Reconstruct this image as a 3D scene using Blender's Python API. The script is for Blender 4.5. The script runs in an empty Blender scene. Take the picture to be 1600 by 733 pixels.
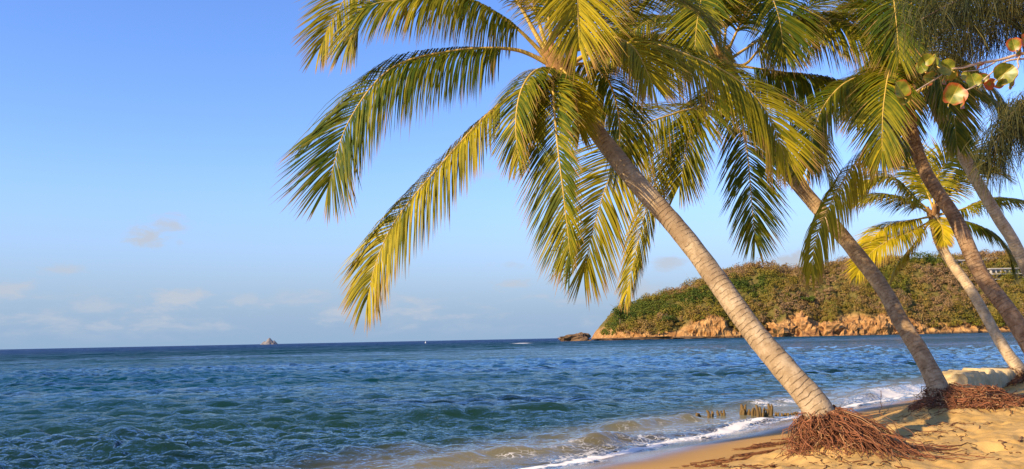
import bpy, math, random
import numpy as np
from mathutils import Matrix, Vector

# ------------------------------------------------------------------ camera, sky, sun, exposure
SC = bpy.context.scene
COL = SC.collection
F = 1400.0                       # focal length in pixels of a 1600 px wide picture
CX, CY = 800.0, 366.5
CAM = np.array([0.0, 0.0, 1.6])
PITCH, ROLL = math.radians(6.65), math.radians(1.157)
fwd = np.array([0, math.cos(PITCH), math.sin(PITCH)])
up0 = np.array([0, -math.sin(PITCH), math.cos(PITCH)])
rt0 = np.array([1.0, 0, 0])
upv = up0 * math.cos(ROLL) + rt0 * math.sin(ROLL)
rtv = rt0 * math.cos(ROLL) - up0 * math.sin(ROLL)
cd = bpy.data.cameras.new('camera')
cam = bpy.data.objects.new('camera', cd)
COL.objects.link(cam)
m = Matrix.Identity(4)
for i in range(3):
    m[i][0], m[i][1], m[i][2], m[i][3] = rtv[i], upv[i], -fwd[i], CAM[i]
cam.matrix_world = m
cd.sensor_width = 36.0
cd.lens = 36.0 * F / 1600.0
cd.clip_start, cd.clip_end = 0.1, 30000.0
SC.camera = cam

SUN_EL, SUN_AZ = math.radians(27), math.radians(58)       # azimuth: to the left of straight behind the camera
sdir = np.array([-math.sin(SUN_AZ) * math.cos(SUN_EL), -math.cos(SUN_AZ) * math.cos(SUN_EL), math.sin(SUN_EL)])
sl = bpy.data.lights.new('sun', 'SUN')
sl.energy, sl.angle, sl.color = 5.0, math.radians(0.5), (1.0, 0.77, 0.47)
so = bpy.data.objects.new('sun', sl)
COL.objects.link(so)
so.rotation_euler = Vector(sdir).to_track_quat('Z', 'Y').to_euler()
SC.view_settings.view_transform = 'Standard'
SC.view_settings.look = 'None'
SC.view_settings.exposure = 0.72
SC.view_settings.gamma = 1.0


def ray(px, py):
    d = fwd + rtv * ((px - CX) / F) - upv * ((py - CY) / F)
    return d


def P(px, py, depth):
    d = ray(px, py)
    return CAM + d * (depth / d[1])


def G(px, py, z=0.0):
    d = ray(px, py)
    return CAM + d * ((z - CAM[2]) / d[2])


def hor(px):
    return 546.0 - 0.0202 * px


class NT:
    def __init__(s, tree):
        s.t = tree
        s.n = tree.nodes
        s.l = tree.links

    def add(s, typ, ins=None, **kw):
        n = s.n.new(typ)
        for k, v in kw.items():
            setattr(n, k, v)
        for k, v in (ins or {}).items():
            sk = n.inputs[k]
            if isinstance(v, bpy.types.NodeSocket):
                s.l.new(v, sk)
            else:
                sk.default_value = v
        return n

    def math(s, op, a, b=None, c=None, clamp=False):
        ins = {0: a}
        if b is not None:
            ins[1] = b
        if c is not None:
            ins[2] = c
        return s.add('ShaderNodeMath', ins, operation=op, use_clamp=clamp).outputs[0]

    def vmath(s, op, a, b=None):
        ins = {0: a}
        if b is not None:
            ins[1] = b
        n = s.add('ShaderNodeVectorMath', ins, operation=op)
        return n.outputs['Value'] if op in ('LENGTH', 'DOT_PRODUCT', 'DISTANCE') else n.outputs[0]

    def step(s, v, a, b, o0=0.0, o1=1.0):
        return s.add('ShaderNodeMapRange', {0: v, 1: a, 2: b, 3: o0, 4: o1}, interpolation_type='SMOOTHSTEP').outputs[0]

    def mix(s, f, a, b):
        n = s.add('ShaderNodeMix', data_type='RGBA')
        for k, v in ((0, f), (6, a), (7, b)):
            if isinstance(v, bpy.types.NodeSocket):
                s.l.new(v, n.inputs[k])
            elif k and len(v) == 3:
                n.inputs[k].default_value = (*v, 1)
            else:
                n.inputs[k].default_value = v
        return n.outputs[2]

    def noise(s, vec, scale, detail=3, rough=0.55, dist=0.0):
        return s.add('ShaderNodeTexNoise', {'Vector': vec, 'Scale': scale, 'Detail': detail, 'Roughness': rough, 'Distortion': dist}).outputs[0]

    def mapping(s, vec, scale=(1, 1, 1), rot=(0, 0, 0), loc=(0, 0, 0)):
        return s.add('ShaderNodeMapping', {0: vec, 1: loc, 2: rot, 3: scale}).outputs[0]


# sky
W = bpy.data.worlds.new('World')
SC.world = W
W.use_nodes = True
W.node_tree.nodes.clear()
t = NT(W.node_tree)
sky = t.add('ShaderNodeTexSky', sky_type='NISHITA', sun_disc=False, sun_elevation=SUN_EL,
            sun_rotation=math.atan2(sdir[0], sdir[1]), altitude=0.0, air_density=1.15, dust_density=0.35, ozone_density=4.5)
gen = t.add('ShaderNodeTexCoord').outputs['Generated']
el = t.add('ShaderNodeSeparateXYZ', {0: gen}).outputs[2]
skyc = t.vmath('MULTIPLY', t.add('ShaderNodeHueSaturation', {'Saturation': 1.12, 'Value': 1.0, 'Color': sky.outputs[0]}).outputs[0], (1.07, 0.98, 1.24))
# low bank of soft cumulus along the horizon
cv = t.mapping(gen, (1.0, 1.0, 2.2))
n1 = t.noise(cv, 7.0, 6, 0.6, 0.3)
n2 = t.noise(t.mapping(gen, (1, 1, 3.5), loc=(3, 1, 2)), 17.0, 5, 0.6, 0.2)
band = t.math('MULTIPLY', t.step(el, 0.0, 0.03), t.step(el, 0.075, 0.035))
bank = t.math('MULTIPLY', t.step(t.math('MULTIPLY_ADD', n2, 0.5, t.math('MULTIPLY', n1, 0.5)), 0.48, 0.66), band)
bank = t.math('MULTIPLY', bank, 1.0)
fac = bank


def cloud(px, py, rx, rz, soft, gain):
    d = ray(px, py)
    d = d / np.linalg.norm(d)
    off = t.vmath('SUBTRACT', gen, tuple(d))
    off = t.vmath('MULTIPLY', off, (1 / rx, 1 / rx, 1 / rz))
    wob = t.vmath('LENGTH', off)
    f = t.math('SUBTRACT', t.math('MULTIPLY_ADD', t.noise(cv, 38.0, 6, 0.62, 0.4), 2.4, -0.75), wob)
    return t.math('MULTIPLY', t.step(f, -0.45, soft), min(1.0, gain * 1.5))


for a in ((228, 370, .034, .016, .4, .6), (268, 350, .036, .014, .5, .55), (97, 420, .026, .011, .5, .5), (275, 468, .042, .017, .35, .6), (12, 452, .04, .017, .4, .55), (140, 480, .05, .012, .5, .4), (380, 470, .04, .01, .5, .4),
          (795, 415, .03, .008, .6, .4), (800, 445, .03, .008, .4, .5), (770, 272, .025, .008, .8, .3),
          (1040, 412, .04, .012, .5, .55), (1235, 408, .03, .016, .3, .8), (1010, 455, .05, .02, .6, .5), (500, 460, .03, .01, .6, .4)):
    fac = t.math('MAXIMUM', fac, cloud(*a))
hz = t.step(el, 0.20, 0.0)
skyc = t.mix(t.math('MULTIPLY', hz, 0.96), skyc, (1.42, 2.17, 3.2))
skyc = t.mix(fac, skyc, (2.6, 2.88, 3.35))
bg = t.add('ShaderNodeBackground', {0: skyc, 1: 0.125})
out = t.add('ShaderNodeOutputWorld', {0: bg.outputs[0]})


# ------------------------------------------------------------------ helpers
def mat(name):
    mt = bpy.data.materials.new(name)
    mt.use_nodes = True
    mt.node_tree.nodes.clear()
    k = NT(mt.node_tree)
    return mt, k, k.add('ShaderNodeOutputMaterial')


def mesh(name, V, Fc, mats, parent=None, attrs=None, uv=None, smooth=True, midx=None, org=None):
    """One mesh object from numpy vertices and faces (list of index arrays, each of one polygon size)."""
    V = np.asarray(V, dtype=np.float64).copy()
    if parent is not None:
        V = V - np.array(parent['_o'])
    elif org is not None:
        V = V - np.array(org)
    if isinstance(Fc, np.ndarray):
        Fc = [Fc]
    Fc = [np.asarray(f, dtype=np.int32) for f in Fc if len(f)]
    me = bpy.data.meshes.new(name)
    me.vertices.add(len(V))
    me.vertices.foreach_set('co', V.astype(np.float32).ravel())
    loops = np.concatenate([f.ravel() for f in Fc])
    sizes = np.concatenate([np.full(len(f), f.shape[1], dtype=np.int32) for f in Fc])
    starts = np.concatenate([[0], np.cumsum(sizes)[:-1]]).astype(np.int32)
    me.loops.add(len(loops))
    me.loops.foreach_set('vertex_index', loops)
    me.polygons.add(len(sizes))
    me.polygons.foreach_set('loop_start', starts)
    me.polygons.foreach_set('loop_total', sizes)
    me.polygons.foreach_set('use_smooth', np.full(len(sizes), smooth, dtype=bool))
    for mm in (mats if isinstance(mats, (list, tuple)) else [mats]):
        me.materials.append(mm)
    if midx is not None:
        me.polygons.foreach_set('material_index', np.asarray(midx, dtype=np.int32))
    me.update(calc_edges=True)
    for k, a in (attrs or {}).items():
        at = me.attributes.new(k, 'FLOAT', 'POINT')
        at.data.foreach_set('value', np.asarray(a, dtype=np.float32))
    if uv is not None:
        l = me.uv_layers.new(name='UVMap')
        l.data.foreach_set('uv', np.asarray(uv, dtype=np.float32)[loops].ravel())
    ob = bpy.data.objects.new(name, me)
    COL.objects.link(ob)
    if parent is not None:
        ob.parent = parent
        ob['_o'] = list(parent['_o'])
    elif org is not None:
        ob.location = org
        ob['_o'] = [float(v) for v in org]
    else:
        ob['_o'] = [0.0, 0.0, 0.0]
    return ob


def thing(name, label, cat, loc, group=None):
    o = bpy.data.objects.new(name, None)
    COL.objects.link(o)
    o.location = [float(v) for v in loc]
    o.empty_display_size = 0.2
    o['_o'] = [float(v) for v in loc]
    tag(o, label, cat, group)
    return o


def tag(o, label, cat, group=None, kind=None):
    o['label'], o['category'] = label, cat
    if group:
        o['group'] = group
    if kind:
        o['kind'] = kind
    return o


def struct(o, kind='structure', label=None):
    o['kind'] = kind
    if label:
        o['label'] = label
    return o


def join(parts):
    """(V, quads, attr dict) triples into one."""
    Vs, Fs, A, n = [], [], {}, 0
    for p in parts:
        Vs.append(p[0])
        Fs.append(p[1] + n)
        n += len(p[0])
        for k, a in (p[2] if len(p) > 2 else {}).items():
            A.setdefault(k, []).append(np.broadcast_to(a, (len(p[0]),)))
    return np.concatenate(Vs), np.concatenate(Fs), {k: np.concatenate(v) for k, v in A.items()}


def hash2(ix, iy, seed):
    h = (ix.astype(np.int64) * 374761393 + iy.astype(np.int64) * 668265263 + seed * 1442695041) & 0xFFFFFFFF
    h = ((h ^ (h >> 13)) * 1274126177) & 0xFFFFFFFF
    h = ((h ^ (h >> 16)) * 2246822519) & 0xFFFFFFFF
    return ((h ^ (h >> 15)) & 0xFFFFFF) / float(0xFFFFFF)


def vnoise(x, y, seed=0):
    x, y = np.asarray(x, float), np.asarray(y, float)
    ix, iy = np.floor(x), np.floor(y)
    fx, fy = x - ix, y - iy
    fx, fy = fx * fx * fx * (fx * (fx * 6 - 15) + 10), fy * fy * fy * (fy * (fy * 6 - 15) + 10)
    a, b = hash2(ix, iy, seed), hash2(ix + 1, iy, seed)
    c, d = hash2(ix, iy + 1, seed), hash2(ix + 1, iy + 1, seed)
    return (a + (b - a) * fx) * (1 - fy) + (c + (d - c) * fx) * fy - 0.5


def fbm(x, y, seed=0, oct=4, gain=0.5):
    r, a, f = 0, 1.0, 1.0
    for k in range(oct):
        r = r + a * vnoise(x * f + 17.3 * k, y * f - 9.1 * k, seed + k)
        a *= gain
        f *= 2.03
    return r


def sstep(x, a, b):
    q = np.clip((np.asarray(x, float) - a) / (b - a), 0, 1)
    return q * q * (3 - 2 * q)


def spline(pts, n):
    """Catmull-Rom through the points, n samples evenly spaced along it."""
    p = np.asarray(pts, float)
    p = np.vstack([2 * p[0] - p[1], p, 2 * p[-1] - p[-2]])
    res = []
    for i in range(1, len(p) - 2):
        u = np.linspace(0, 1, 24, endpoint=False)[:, None]
        a, b, c, d = p[i - 1], p[i], p[i + 1], p[i + 2]
        res.append(0.5 * (2 * b + (c - a) * u + (2 * a - 5 * b + 4 * c - d) * u ** 2 + (3 * b - 3 * c + d - a) * u ** 3))
    res = np.vstack(res + [p[-2][None]])
    L = np.concatenate([[0], np.cumsum(np.linalg.norm(np.diff(res, axis=0), axis=1))])
    q = np.linspace(0, L[-1], n)
    return np.stack([np.interp(q, L, res[:, k]) for k in range(3)], 1), L[-1]


def unit(v):
    return v / np.maximum(np.linalg.norm(v, axis=-1, keepdims=True), 1e-9)


def frames(c, ref=(0, 0, 1)):
    T = unit(np.gradient(c, axis=0))
    N = np.zeros_like(c)
    r = np.array(ref, float)
    v = r - T[0] * r.dot(T[0])
    if np.linalg.norm(v) < 0.05:
        r = np.array([0.0, -1.0, 0.2])
        v = r - T[0] * r.dot(T[0])
    N[0] = v / np.linalg.norm(v)
    for i in range(1, len(c)):
        v = N[i - 1] - T[i] * N[i - 1].dot(T[i])
        N[i] = v / np.linalg.norm(v)
    return T, N, np.cross(T, N)


def tube(c, rad, sides=8, cap=True, ref=(0, 0, 1), wob=None):
    c = np.asarray(c, float)
    T, N, B = frames(c, ref)
    rad = np.broadcast_to(rad, (len(c),))
    th = np.linspace(0, 2 * np.pi, sides, endpoint=False)
    R = rad[:, None] * (np.ones((len(c), sides)) if wob is None else wob)
    V = c[:, None] + R[..., None] * (np.cos(th)[None, :, None] * N[:, None] + np.sin(th)[None, :, None] * B[:, None])
    n = len(c)
    i, j = np.meshgrid(np.arange(n - 1), np.arange(sides), indexing='ij')
    a = i * sides + j
    b = i * sides + (j + 1) % sides
    Q = np.stack([a, b, b + sides, a + sides], -1).reshape(-1, 4)
    V = V.reshape(-1, 3)
    if cap:
        V = np.vstack([V, c[0], c[-1]])
        k0, k1 = n * sides, n * sides + 1
        jj = np.arange(0, sides, 2)
        capq = [[k0, (j + 2) % sides, j + 1, j] for j in jj] + [[k1, (n - 1) * sides + j, (n - 1) * sides + j + 1, (n - 1) * sides + (j + 2) % sides] for j in jj]
        Q = np.vstack([Q, np.array(capq)])
    return V, Q


def gridq(ny, nx):
    i, j = np.meshgrid(np.arange(ny - 1), np.arange(nx - 1), indexing='ij')
    a = (i * nx + j).ravel()
    return np.stack([a, a + 1, a + nx + 1, a + nx], 1)


def boxq(x0, x1, y0, y1, z0, z1):
    V = np.array([[x, y, z] for z in (z0, z1) for y in (y0, y1) for x in (x0, x1)], float)
    Q = np.array([[0, 2, 3, 1], [4, 5, 7, 6], [0, 1, 5, 4], [2, 6, 7, 3], [0, 4, 6, 2], [1, 3, 7, 5]])
    return V, Q


rng = np.random.default_rng(7)

# ------------------------------------------------------------------ materials
# sand
M_SAND, k, o = mat('sand')
pos = k.add('ShaderNodeNewGeometry').outputs['Position']
sa = k.add('ShaderNodeAttribute', attribute_name='shore').outputs['Fac']
wn = k.noise(pos, 1.3, 3)
wet = k.step(k.math('MULTIPLY_ADD', wn, 0.5, sa), 2.0, 0.75)
nA, nB, nC = k.noise(pos, 3.0, 4), k.noise(pos, 60.0, 3, 0.7), k.noise(pos, 260.0, 2, 0.7)
dry = k.mix(k.step(nA, 0.3, 0.7), (0.43, 0.265, 0.080), (0.52, 0.335, 0.118))
dry = k.mix(k.math('MULTIPLY', k.step(nB, 0.45, 0.75), 0.35), dry, (0.36, 0.20, 0.07))
dry = k.mix(k.math('MULTIPLY', k.step(nC, 0.5, 0.8), 0.3), dry, (0.75, 0.55, 0.28))
wetc = k.mix(k.step(nA, 0.3, 0.7), (0.20, 0.12, 0.055), (0.25, 0.155, 0.07))
smooth_ = k.mix(k.step(sa, 1.5, 0.4), (0.45, 0.26, 0.078), wetc)
base = k.mix(k.step(k.math('MULTIPLY_ADD', wn, 0.8, sa), 2.3, 3.1), smooth_, dry)
bump = k.add('ShaderNodeBump', {'Strength': 0.5, 'Distance': 0.012, 'Height': k.math('MULTIPLY_ADD', nC, 0.4, nB)})
k.l.new(k.step(wet, 0.95, 0.2, 0.05, 0.55), bump.inputs['Strength'])
p = k.add('ShaderNodeBsdfPrincipled', {'Base Color': base, 'Roughness': k.step(sa, 1.2, 0.3, 0.85, 0.13), 'Specular IOR Level': k.step(sa, 1.3, 0.3, 0.1, 0.7), 'Normal': bump.outputs[0]})
k.l.new(p.outputs[0], o.inputs[0])

# sea water: reflecting surface over a coloured body that clears towards the shore, foam on top
M_SEA, k, o = mat('sea_water')
pos = k.add('ShaderNodeNewGeometry').outputs['Position']
sa = k.add('ShaderNodeAttribute', attribute_name='shore').outputs['Fac']
fo = k.add('ShaderNodeAttribute', attribute_name='foam').outputs['Fac']
flat = k.mapping(pos, (1, 1, 0.25))
cross = k.mapping(pos, (0.45, 1.0, 0.3), rot=(0, 0, -0.12))
b0 = k.noise(k.mapping(pos, (0.25, 1, 0.2), rot=(0, 0, -0.12)), 0.12, 4, 0.6)
b1 = k.noise(cross, 1.1, 4, 0.6)
b2 = k.noise(cross, 5.0, 4, 0.6)
b3 = k.noise(flat, 19.0, 3, 0.6)
bh = k.math('MULTIPLY_ADD', b1, 0.17, k.math('MULTIPLY_ADD', b2, 0.07, k.math('MULTIPLY', b3, 0.022)))
b4 = k.noise(k.mapping(pos, (0.3, 1.0, 0.3), rot=(0, 0, -0.08)), 0.22, 5, 0.65)
bh = k.math('ADD', bh, k.math('MULTIPLY', b4, k.step(sa, -40, -160, 0.0, 1.3)))
calm = k.step(sa, -0.3, -5.0, 0.35, 1.0)
bump = k.add('ShaderNodeBump', {'Strength': calm, 'Distance': 1.0, 'Height': bh})
body = k.mix(k.step(sa, -6.0, -30.0), (0.014, 0.045, 0.028), (0.002, 0.042, 0.048))
body = k.mix(k.step(sa, -60.0, -500.0), body, (0.002, 0.026, 0.100))
body = k.mix(k.math('MULTIPLY', k.step(b0, 0.50, 0.64), 0.75), body, (0.003, 0.012, 0.018))
body = k.mix(k.step(sa, -3.8, -1.0), body, (0.21, 0.185, 0.098))
b00 = k.noise(k.mapping(pos, (0.22, 1, 0.2)), 0.014, 6, 0.7)
body = k.mix(k.math('MULTIPLY', k.step(b00, 0.50, 0.62), 0.5), body, (0.003, 0.012, 0.034))
body = k.mix(k.math('MULTIPLY', k.step(b00, 0.46, 0.34), 0.35), body, (0.006, 0.040, 0.050))
dif = k.add('ShaderNodeBsdfDiffuse', {'Color': body, 'Normal': k.add('ShaderNodeCombineXYZ', {2: 1.0}).outputs[0]})
tr = k.add('ShaderNodeBsdfTransparent', {'Color': (0.93, 0.95, 0.93, 1)})
inner = k.add('ShaderNodeMixShader', {0: k.step(sa, 0.1, -1.3, 0.12, 1.0), 1: tr.outputs[0], 2: dif.outputs[0]})
gl = k.add('ShaderNodeBsdfGlossy', {'Color': (0.86, 0.95, 1, 1), 'Roughness': k.step(sa, -20, -140, 0.02, 0.30), 'Normal': bump.outputs[0]})
fr = k.add('ShaderNodeFresnel', {'IOR': 1.33, 'Normal': bump.outputs[0]})
ruf = k.math('ADD', k.step(b0, 0.36, 0.64, -0.16, 0.18), k.step(b00, 0.36, 0.64, -0.42, 0.42))
ff = k.math('MULTIPLY', k.math('POWER', fr.outputs[0], k.step(sa, -20, -200, 1.12, 1.4)), k.step(sa, -5, -160, 1.02, 0.33), None, True)
b5 = k.noise(k.mapping(pos, (2.6, 1.0, 0.3)), 0.055, 5, 0.7)
far = k.math('MULTIPLY', k.step(b5, 0.36, 0.64, -0.75, 0.75), k.step(sa, -45, -120))
ff = k.math('MULTIPLY', ff, k.math('ADD', k.math('ADD', ruf, far), 1.0), clamp=True)
wat = k.add('ShaderNodeMixShader', {0: ff, 1: inner.outputs[0], 2: gl.outputs[0]})
f1 = k.noise(pos, 3.4, 6, 0.68, 0.5)
f2 = k.add('ShaderNodeTexVoronoi', {'Vector': k.vmath('ADD', pos, k.vmath('SCALE', k.add('ShaderNodeTexNoise', {'Vector': pos, 'Scale': 4.0, 'Detail': 2.0}).outputs[1])), 'Scale': 4.2}, feature='DISTANCE_TO_EDGE').outputs[0]
lace = k.math('ADD', k.math('MULTIPLY', f1, 0.75), k.step(f2, 0.16, 0.0, 0.0, 0.3))
ffac = k.step(k.math('ADD', fo, k.math('SUBTRACT', lace, 0.95)), -0.16, 0.26)
fb = k.add('ShaderNodeBump', {'Strength': 0.7, 'Distance': 0.03, 'Height': f1})
foamb = k.add('ShaderNodeBsdfDiffuse', {'Color': (0.80, 0.78, 0.74, 1), 'Normal': fb.outputs[0]})
fin = k.add('ShaderNodeMixShader', {0: ffac, 1: wat.outputs[0], 2: foamb.outputs[0]})
k.l.new(fin.outputs[0], o.inputs[0])


def leaf_mat(name, green, yellow, dry, trans=0.35):
    mt, k, o = mat(name)
    ye = k.add('ShaderNodeAttribute', attribute_name='yel').outputs['Fac']
    tp = k.add('ShaderNodeAttribute', attribute_name='tip').outputs['Fac']
    pos = k.add('ShaderNodeNewGeometry').outputs['Position']
    n = k.noise(pos, 6.0, 3)
    c = k.mix(k.math('ADD', ye, k.math('MULTIPLY_ADD', n, 0.5, -0.25), clamp=True), green, yellow)
    c = k.mix(k.math('MULTIPLY', k.step(k.math('MULTIPLY_ADD', ye, 0.15, tp), 0.82, 1.04), 0.85), c, dry)
    p = k.add('ShaderNodeBsdfPrincipled', {'Base Color': c, 'Roughness': 0.58, 'Specular IOR Level': 0.14})
    tl = k.add('ShaderNodeBsdfTranslucent', {'Color': k.mix(0.5, c, yellow)})
    mx = k.add('ShaderNodeMixShader', {0: trans, 1: p.outputs[0], 2: tl.outputs[0]})
    k.l.new(mx.outputs[0], o.inputs[0])
    return mt


M_FROND = leaf_mat('palm_leaflets', (0.044, 0.080, 0.005), (0.58, 0.44, 0.016), (0.36, 0.20, 0.07), 0.32)


def simple(name, c1, c2, scale, rough=0.8, bstr=0.4, bdist=0.02, stretch=(1, 1, 1), detail=5, c3=None):
    mt, k, o = mat(name)
    pos = k.mapping(k.add('ShaderNodeTexCoord').outputs['Object'], stretch)
    n = k.noise(pos, scale, detail, 0.6)
    c = k.mix(k.step(n, 0.3, 0.7), c1, c2)
    if c3:
        c = k.mix(k.step(k.noise(pos, scale * 0.31, 4), 0.52, 0.68), c, c3)
    b = k.add('ShaderNodeBump', {'Strength': bstr, 'Distance': bdist, 'Height': n})
    p = k.add('ShaderNodeBsdfPrincipled', {'Base Color': c, 'Roughness': rough, 'Specular IOR Level': 0.25, 'Normal': b.outputs[0]})
    k.l.new(p.outputs[0], o.inputs[0])
    return mt


M_RIB = simple('frond_midrib', (0.42, 0.30, 0.05), (0.55, 0.36, 0.09), 9.0, 0.5)
M_SHEATH = simple('fibre_sheath', (0.14, 0.075, 0.03), (0.36, 0.19, 0.07), 14.0, 0.9, 0.8, 0.02, (1, 1, 0.3))
M_ROOT, k, o = mat('palm_root')
hu = k.add('ShaderNodeAttribute', attribute_name='hue').outputs['Fac']
n = k.noise(k.add('ShaderNodeTexCoord').outputs['Object'], 30.0, 3)
c = k.mix(k.math('MULTIPLY_ADD', n, 0.5, k.math('SUBTRACT', hu, 0.25), clamp=True), (0.085, 0.035, 0.017), (0.33, 0.125, 0.055))
c = k.mix(k.step(hu, 0.80, 0.95), c, (0.38, 0.23, 0.11))
p = k.add('ShaderNodeBsdfPrincipled', {'Base Color': c, 'Roughness': 0.75, 'Specular IOR Level': 0.2})
k.l.new(p.outputs[0], o.inputs[0])
M_NUT = simple('coconut_husk', (0.28, 0.20, 0.04), (0.42, 0.24, 0.06), 8.0, 0.5)


def bark(name, c1, c2, scar):
    mt, k, o = mat(name)
    uv = k.add('ShaderNodeUVMap').outputs[0]
    ob = k.add('ShaderNodeTexCoord').outputs['Object']
    s = k.add('ShaderNodeSeparateXYZ', {0: uv})
    big, mid, fine = k.noise(ob, 1.7, 4), k.noise(ob, 9.0, 4), k.noise(k.mapping(ob, (1, 1, 1)), 45.0, 3, 0.7)
    v = k.math('ADD', s.outputs[1], k.math('MULTIPLY', k.math('ADD', k.noise(ob, 3.0, 3), mid), 0.055))
    fr_ = k.math('FRACT', k.math('MULTIPLY', v, 17.0))
    ring = k.math('MULTIPLY', k.step(fr_, 0.0, 0.12), k.step(fr_, 0.34, 0.16))
    ring = k.math('MULTIPLY', ring, k.step(k.noise(ob, 7.0, 3), 0.36, 0.62))
    c = k.mix(k.step(k.math('MULTIPLY_ADD', fine, 0.4, k.math('MULTIPLY', mid, 0.6)), 0.40, 0.60), c1, c2)
    c = k.mix(k.math('MULTIPLY', k.step(big, 0.48, 0.66), 0.55), c, scar)
    c = k.mix(k.math('MULTIPLY', ring, 0.32), c, scar)
    c = k.mix(k.math('MULTIPLY', k.step(k.noise(k.mapping(ob, (1, 1, 0.35)), 5.0, 5, 0.7), 0.54, 0.70), 0.5), c, (scar[0] * 1.3, scar[1] * 1.3, scar[2] * 1.35))
    cr = k.math('MULTIPLY', k.step(k.noise(k.add('ShaderNodeCombineXYZ', {0: k.math('MULTIPLY', s.outputs[0], 5.0), 1: k.math('MULTIPLY', s.outputs[1], 16.0)}).outputs[0], 1.0, 3, 0.6), 0.70, 0.77), 0.6)
    c = k.mix(cr, c, (0.035, 0.022, 0.014))
    c = k.mix(k.math('MULTIPLY', k.step(fine, 0.55, 0.8), 0.4), c, scar)
    h = k.math('SUBTRACT', k.math('MULTIPLY_ADD', mid, 0.5, k.math('MULTIPLY', fine, 0.25)), k.math('MULTIPLY_ADD', ring, 0.5, cr))
    b = k.add('ShaderNodeBump', {'Strength': 0.85, 'Distance': 0.025, 'Height': h})
    p = k.add('ShaderNodeBsdfPrincipled', {'Base Color': c, 'Roughness': 0.85, 'Specular IOR Level': 0.15, 'Normal': b.outputs[0]})
    k.l.new(p.outputs[0], o.inputs[0])
    return mt


M_BARK = bark('palm_bark_pale', (0.30, 0.215, 0.12), (0.43, 0.33, 0.205), (0.15, 0.095, 0.055))
M_BARK2 = bark('palm_bark_brown', (0.29, 0.19, 0.10), (0.44, 0.32, 0.185), (0.11, 0.065, 0.035))
M_BARK3 = bark('palm_bark_dark', (0.23, 0.135, 0.068), (0.38, 0.25, 0.14), (0.07, 0.04, 0.025))

M_BARK4 = bark('palm_bark_lightened', (0.44, 0.32, 0.19), (0.58, 0.45, 0.29), (0.24, 0.16, 0.09))  # pale bark, colour also lightened in place of sun on the shaded trunk

M_ROCK = simple('orange_rock', (0.30, 0.145, 0.048), (0.50, 0.28, 0.105), 0.35, 0.9, 1.0, 1.2, (1, 1, 1.6), 7, (0.17, 0.075, 0.032))
M_DARKROCK = simple('dark_rock', (0.10, 0.062, 0.035), (0.22, 0.135, 0.07), 0.5, 0.9, 0.9, 0.5, (1, 1, 2), 6)
M_ISLET_HAZE = simple('hazy_islet_rock', (0.15, 0.15, 0.17), (0.22, 0.20, 0.19), 0.15, 0.9)  # distance haze is put into this grey-blue rock colour
M_STAKE = simple('weathered_wood', (0.085, 0.055, 0.020), (0.21, 0.135, 0.052), 30.0, 0.8, 0.6, 0.01, (1, 1, 0.2))
M_CONC = simple('weathered_concrete', (0.56, 0.41, 0.20), (0.66, 0.52, 0.29), 4.5, 0.9, 1.0, 0.06, (1, 1, 1), 6, (0.38, 0.28, 0.14))
M_STICK = simple('driftwood', (0.12, 0.06, 0.03), (0.24, 0.12, 0.05), 12.0, 0.85)
M_WEED = simple('dried_seaweed', (0.09, 0.035, 0.014), (0.22, 0.085, 0.03), 15.0, 0.85)
M_WHITE = simple('white_wall', (0.40, 0.38, 0.34), (0.52, 0.49, 0.45), 0.8, 0.8, 0.1)
M_ROOF = simple('pale_roof', (0.36, 0.34, 0.31), (0.46, 0.43, 0.40), 0.8, 0.8, 0.1)
M_WOODB = simple('tree_bark', (0.12, 0.08, 0.05), (0.26, 0.18, 0.11), 14.0, 0.9, 0.8, 0.02, (1, 1, 0.3))
M_TWIG = simple('pale_twig', (0.40, 0.28, 0.18), (0.55, 0.42, 0.30), 20.0, 0.8)
M_BUOY = simple('white_paint', (0.78, 0.78, 0.78), (0.84, 0.84, 0.82), 3.0, 0.4, 0.0)
mt, k, o = mat('window_glass')
p = k.add('ShaderNodeBsdfPrincipled', {'Base Color': (0.03, 0.035, 0.045, 1), 'Roughness': 0.1})
k.l.new(p.outputs[0], o.inputs[0])
M_GLASS = mt

# scrub and trees of the headland: colour from a per-clump attribute
M_SCRUB, k, o = mat('scrub_leaves')
cl = k.add('ShaderNodeAttribute', attribute_name='hue').outputs['Fac']
r = k.add('ShaderNodeValToRGB', {0: cl})
e = r.color_ramp.elements
e[0].position, e[0].color = 0.0, (0.060, 0.095, 0.014, 1)
e[1].position, e[1].color = 1.0, (0.30, 0.19, 0.095, 1)
for q, c in ((0.3, (0.125, 0.145, 0.018)), (0.55, (0.235, 0.185, 0.024)), (0.8, (0.27, 0.175, 0.045))):
    x = e.new(q)
    x.color = (*c, 1)
p = k.add('ShaderNodeBsdfPrincipled', {'Base Color': r.outputs[0], 'Roughness': 0.7, 'Specular IOR Level': 0.15})
tl = k.add('ShaderNodeBsdfTranslucent', {'Color': r.outputs[0]})
mx = k.add('ShaderNodeMixShader', {0: 0.2, 1: p.outputs[0], 2: tl.outputs[0]})
k.l.new(mx.outputs[0], o.inputs[0])

M_CASU, k, o = mat('casuarina_needles')
cl = k.add('ShaderNodeAttribute', attribute_name='hue').outputs['Fac']
c = k.mix(cl, (0.020, 0.028, 0.007), (0.115, 0.092, 0.014))
p = k.add('ShaderNodeBsdfPrincipled', {'Base Color': c, 'Roughness': 0.6, 'Specular IOR Level': 0.2})
k.l.new(p.outputs[0], o.inputs[0])

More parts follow.
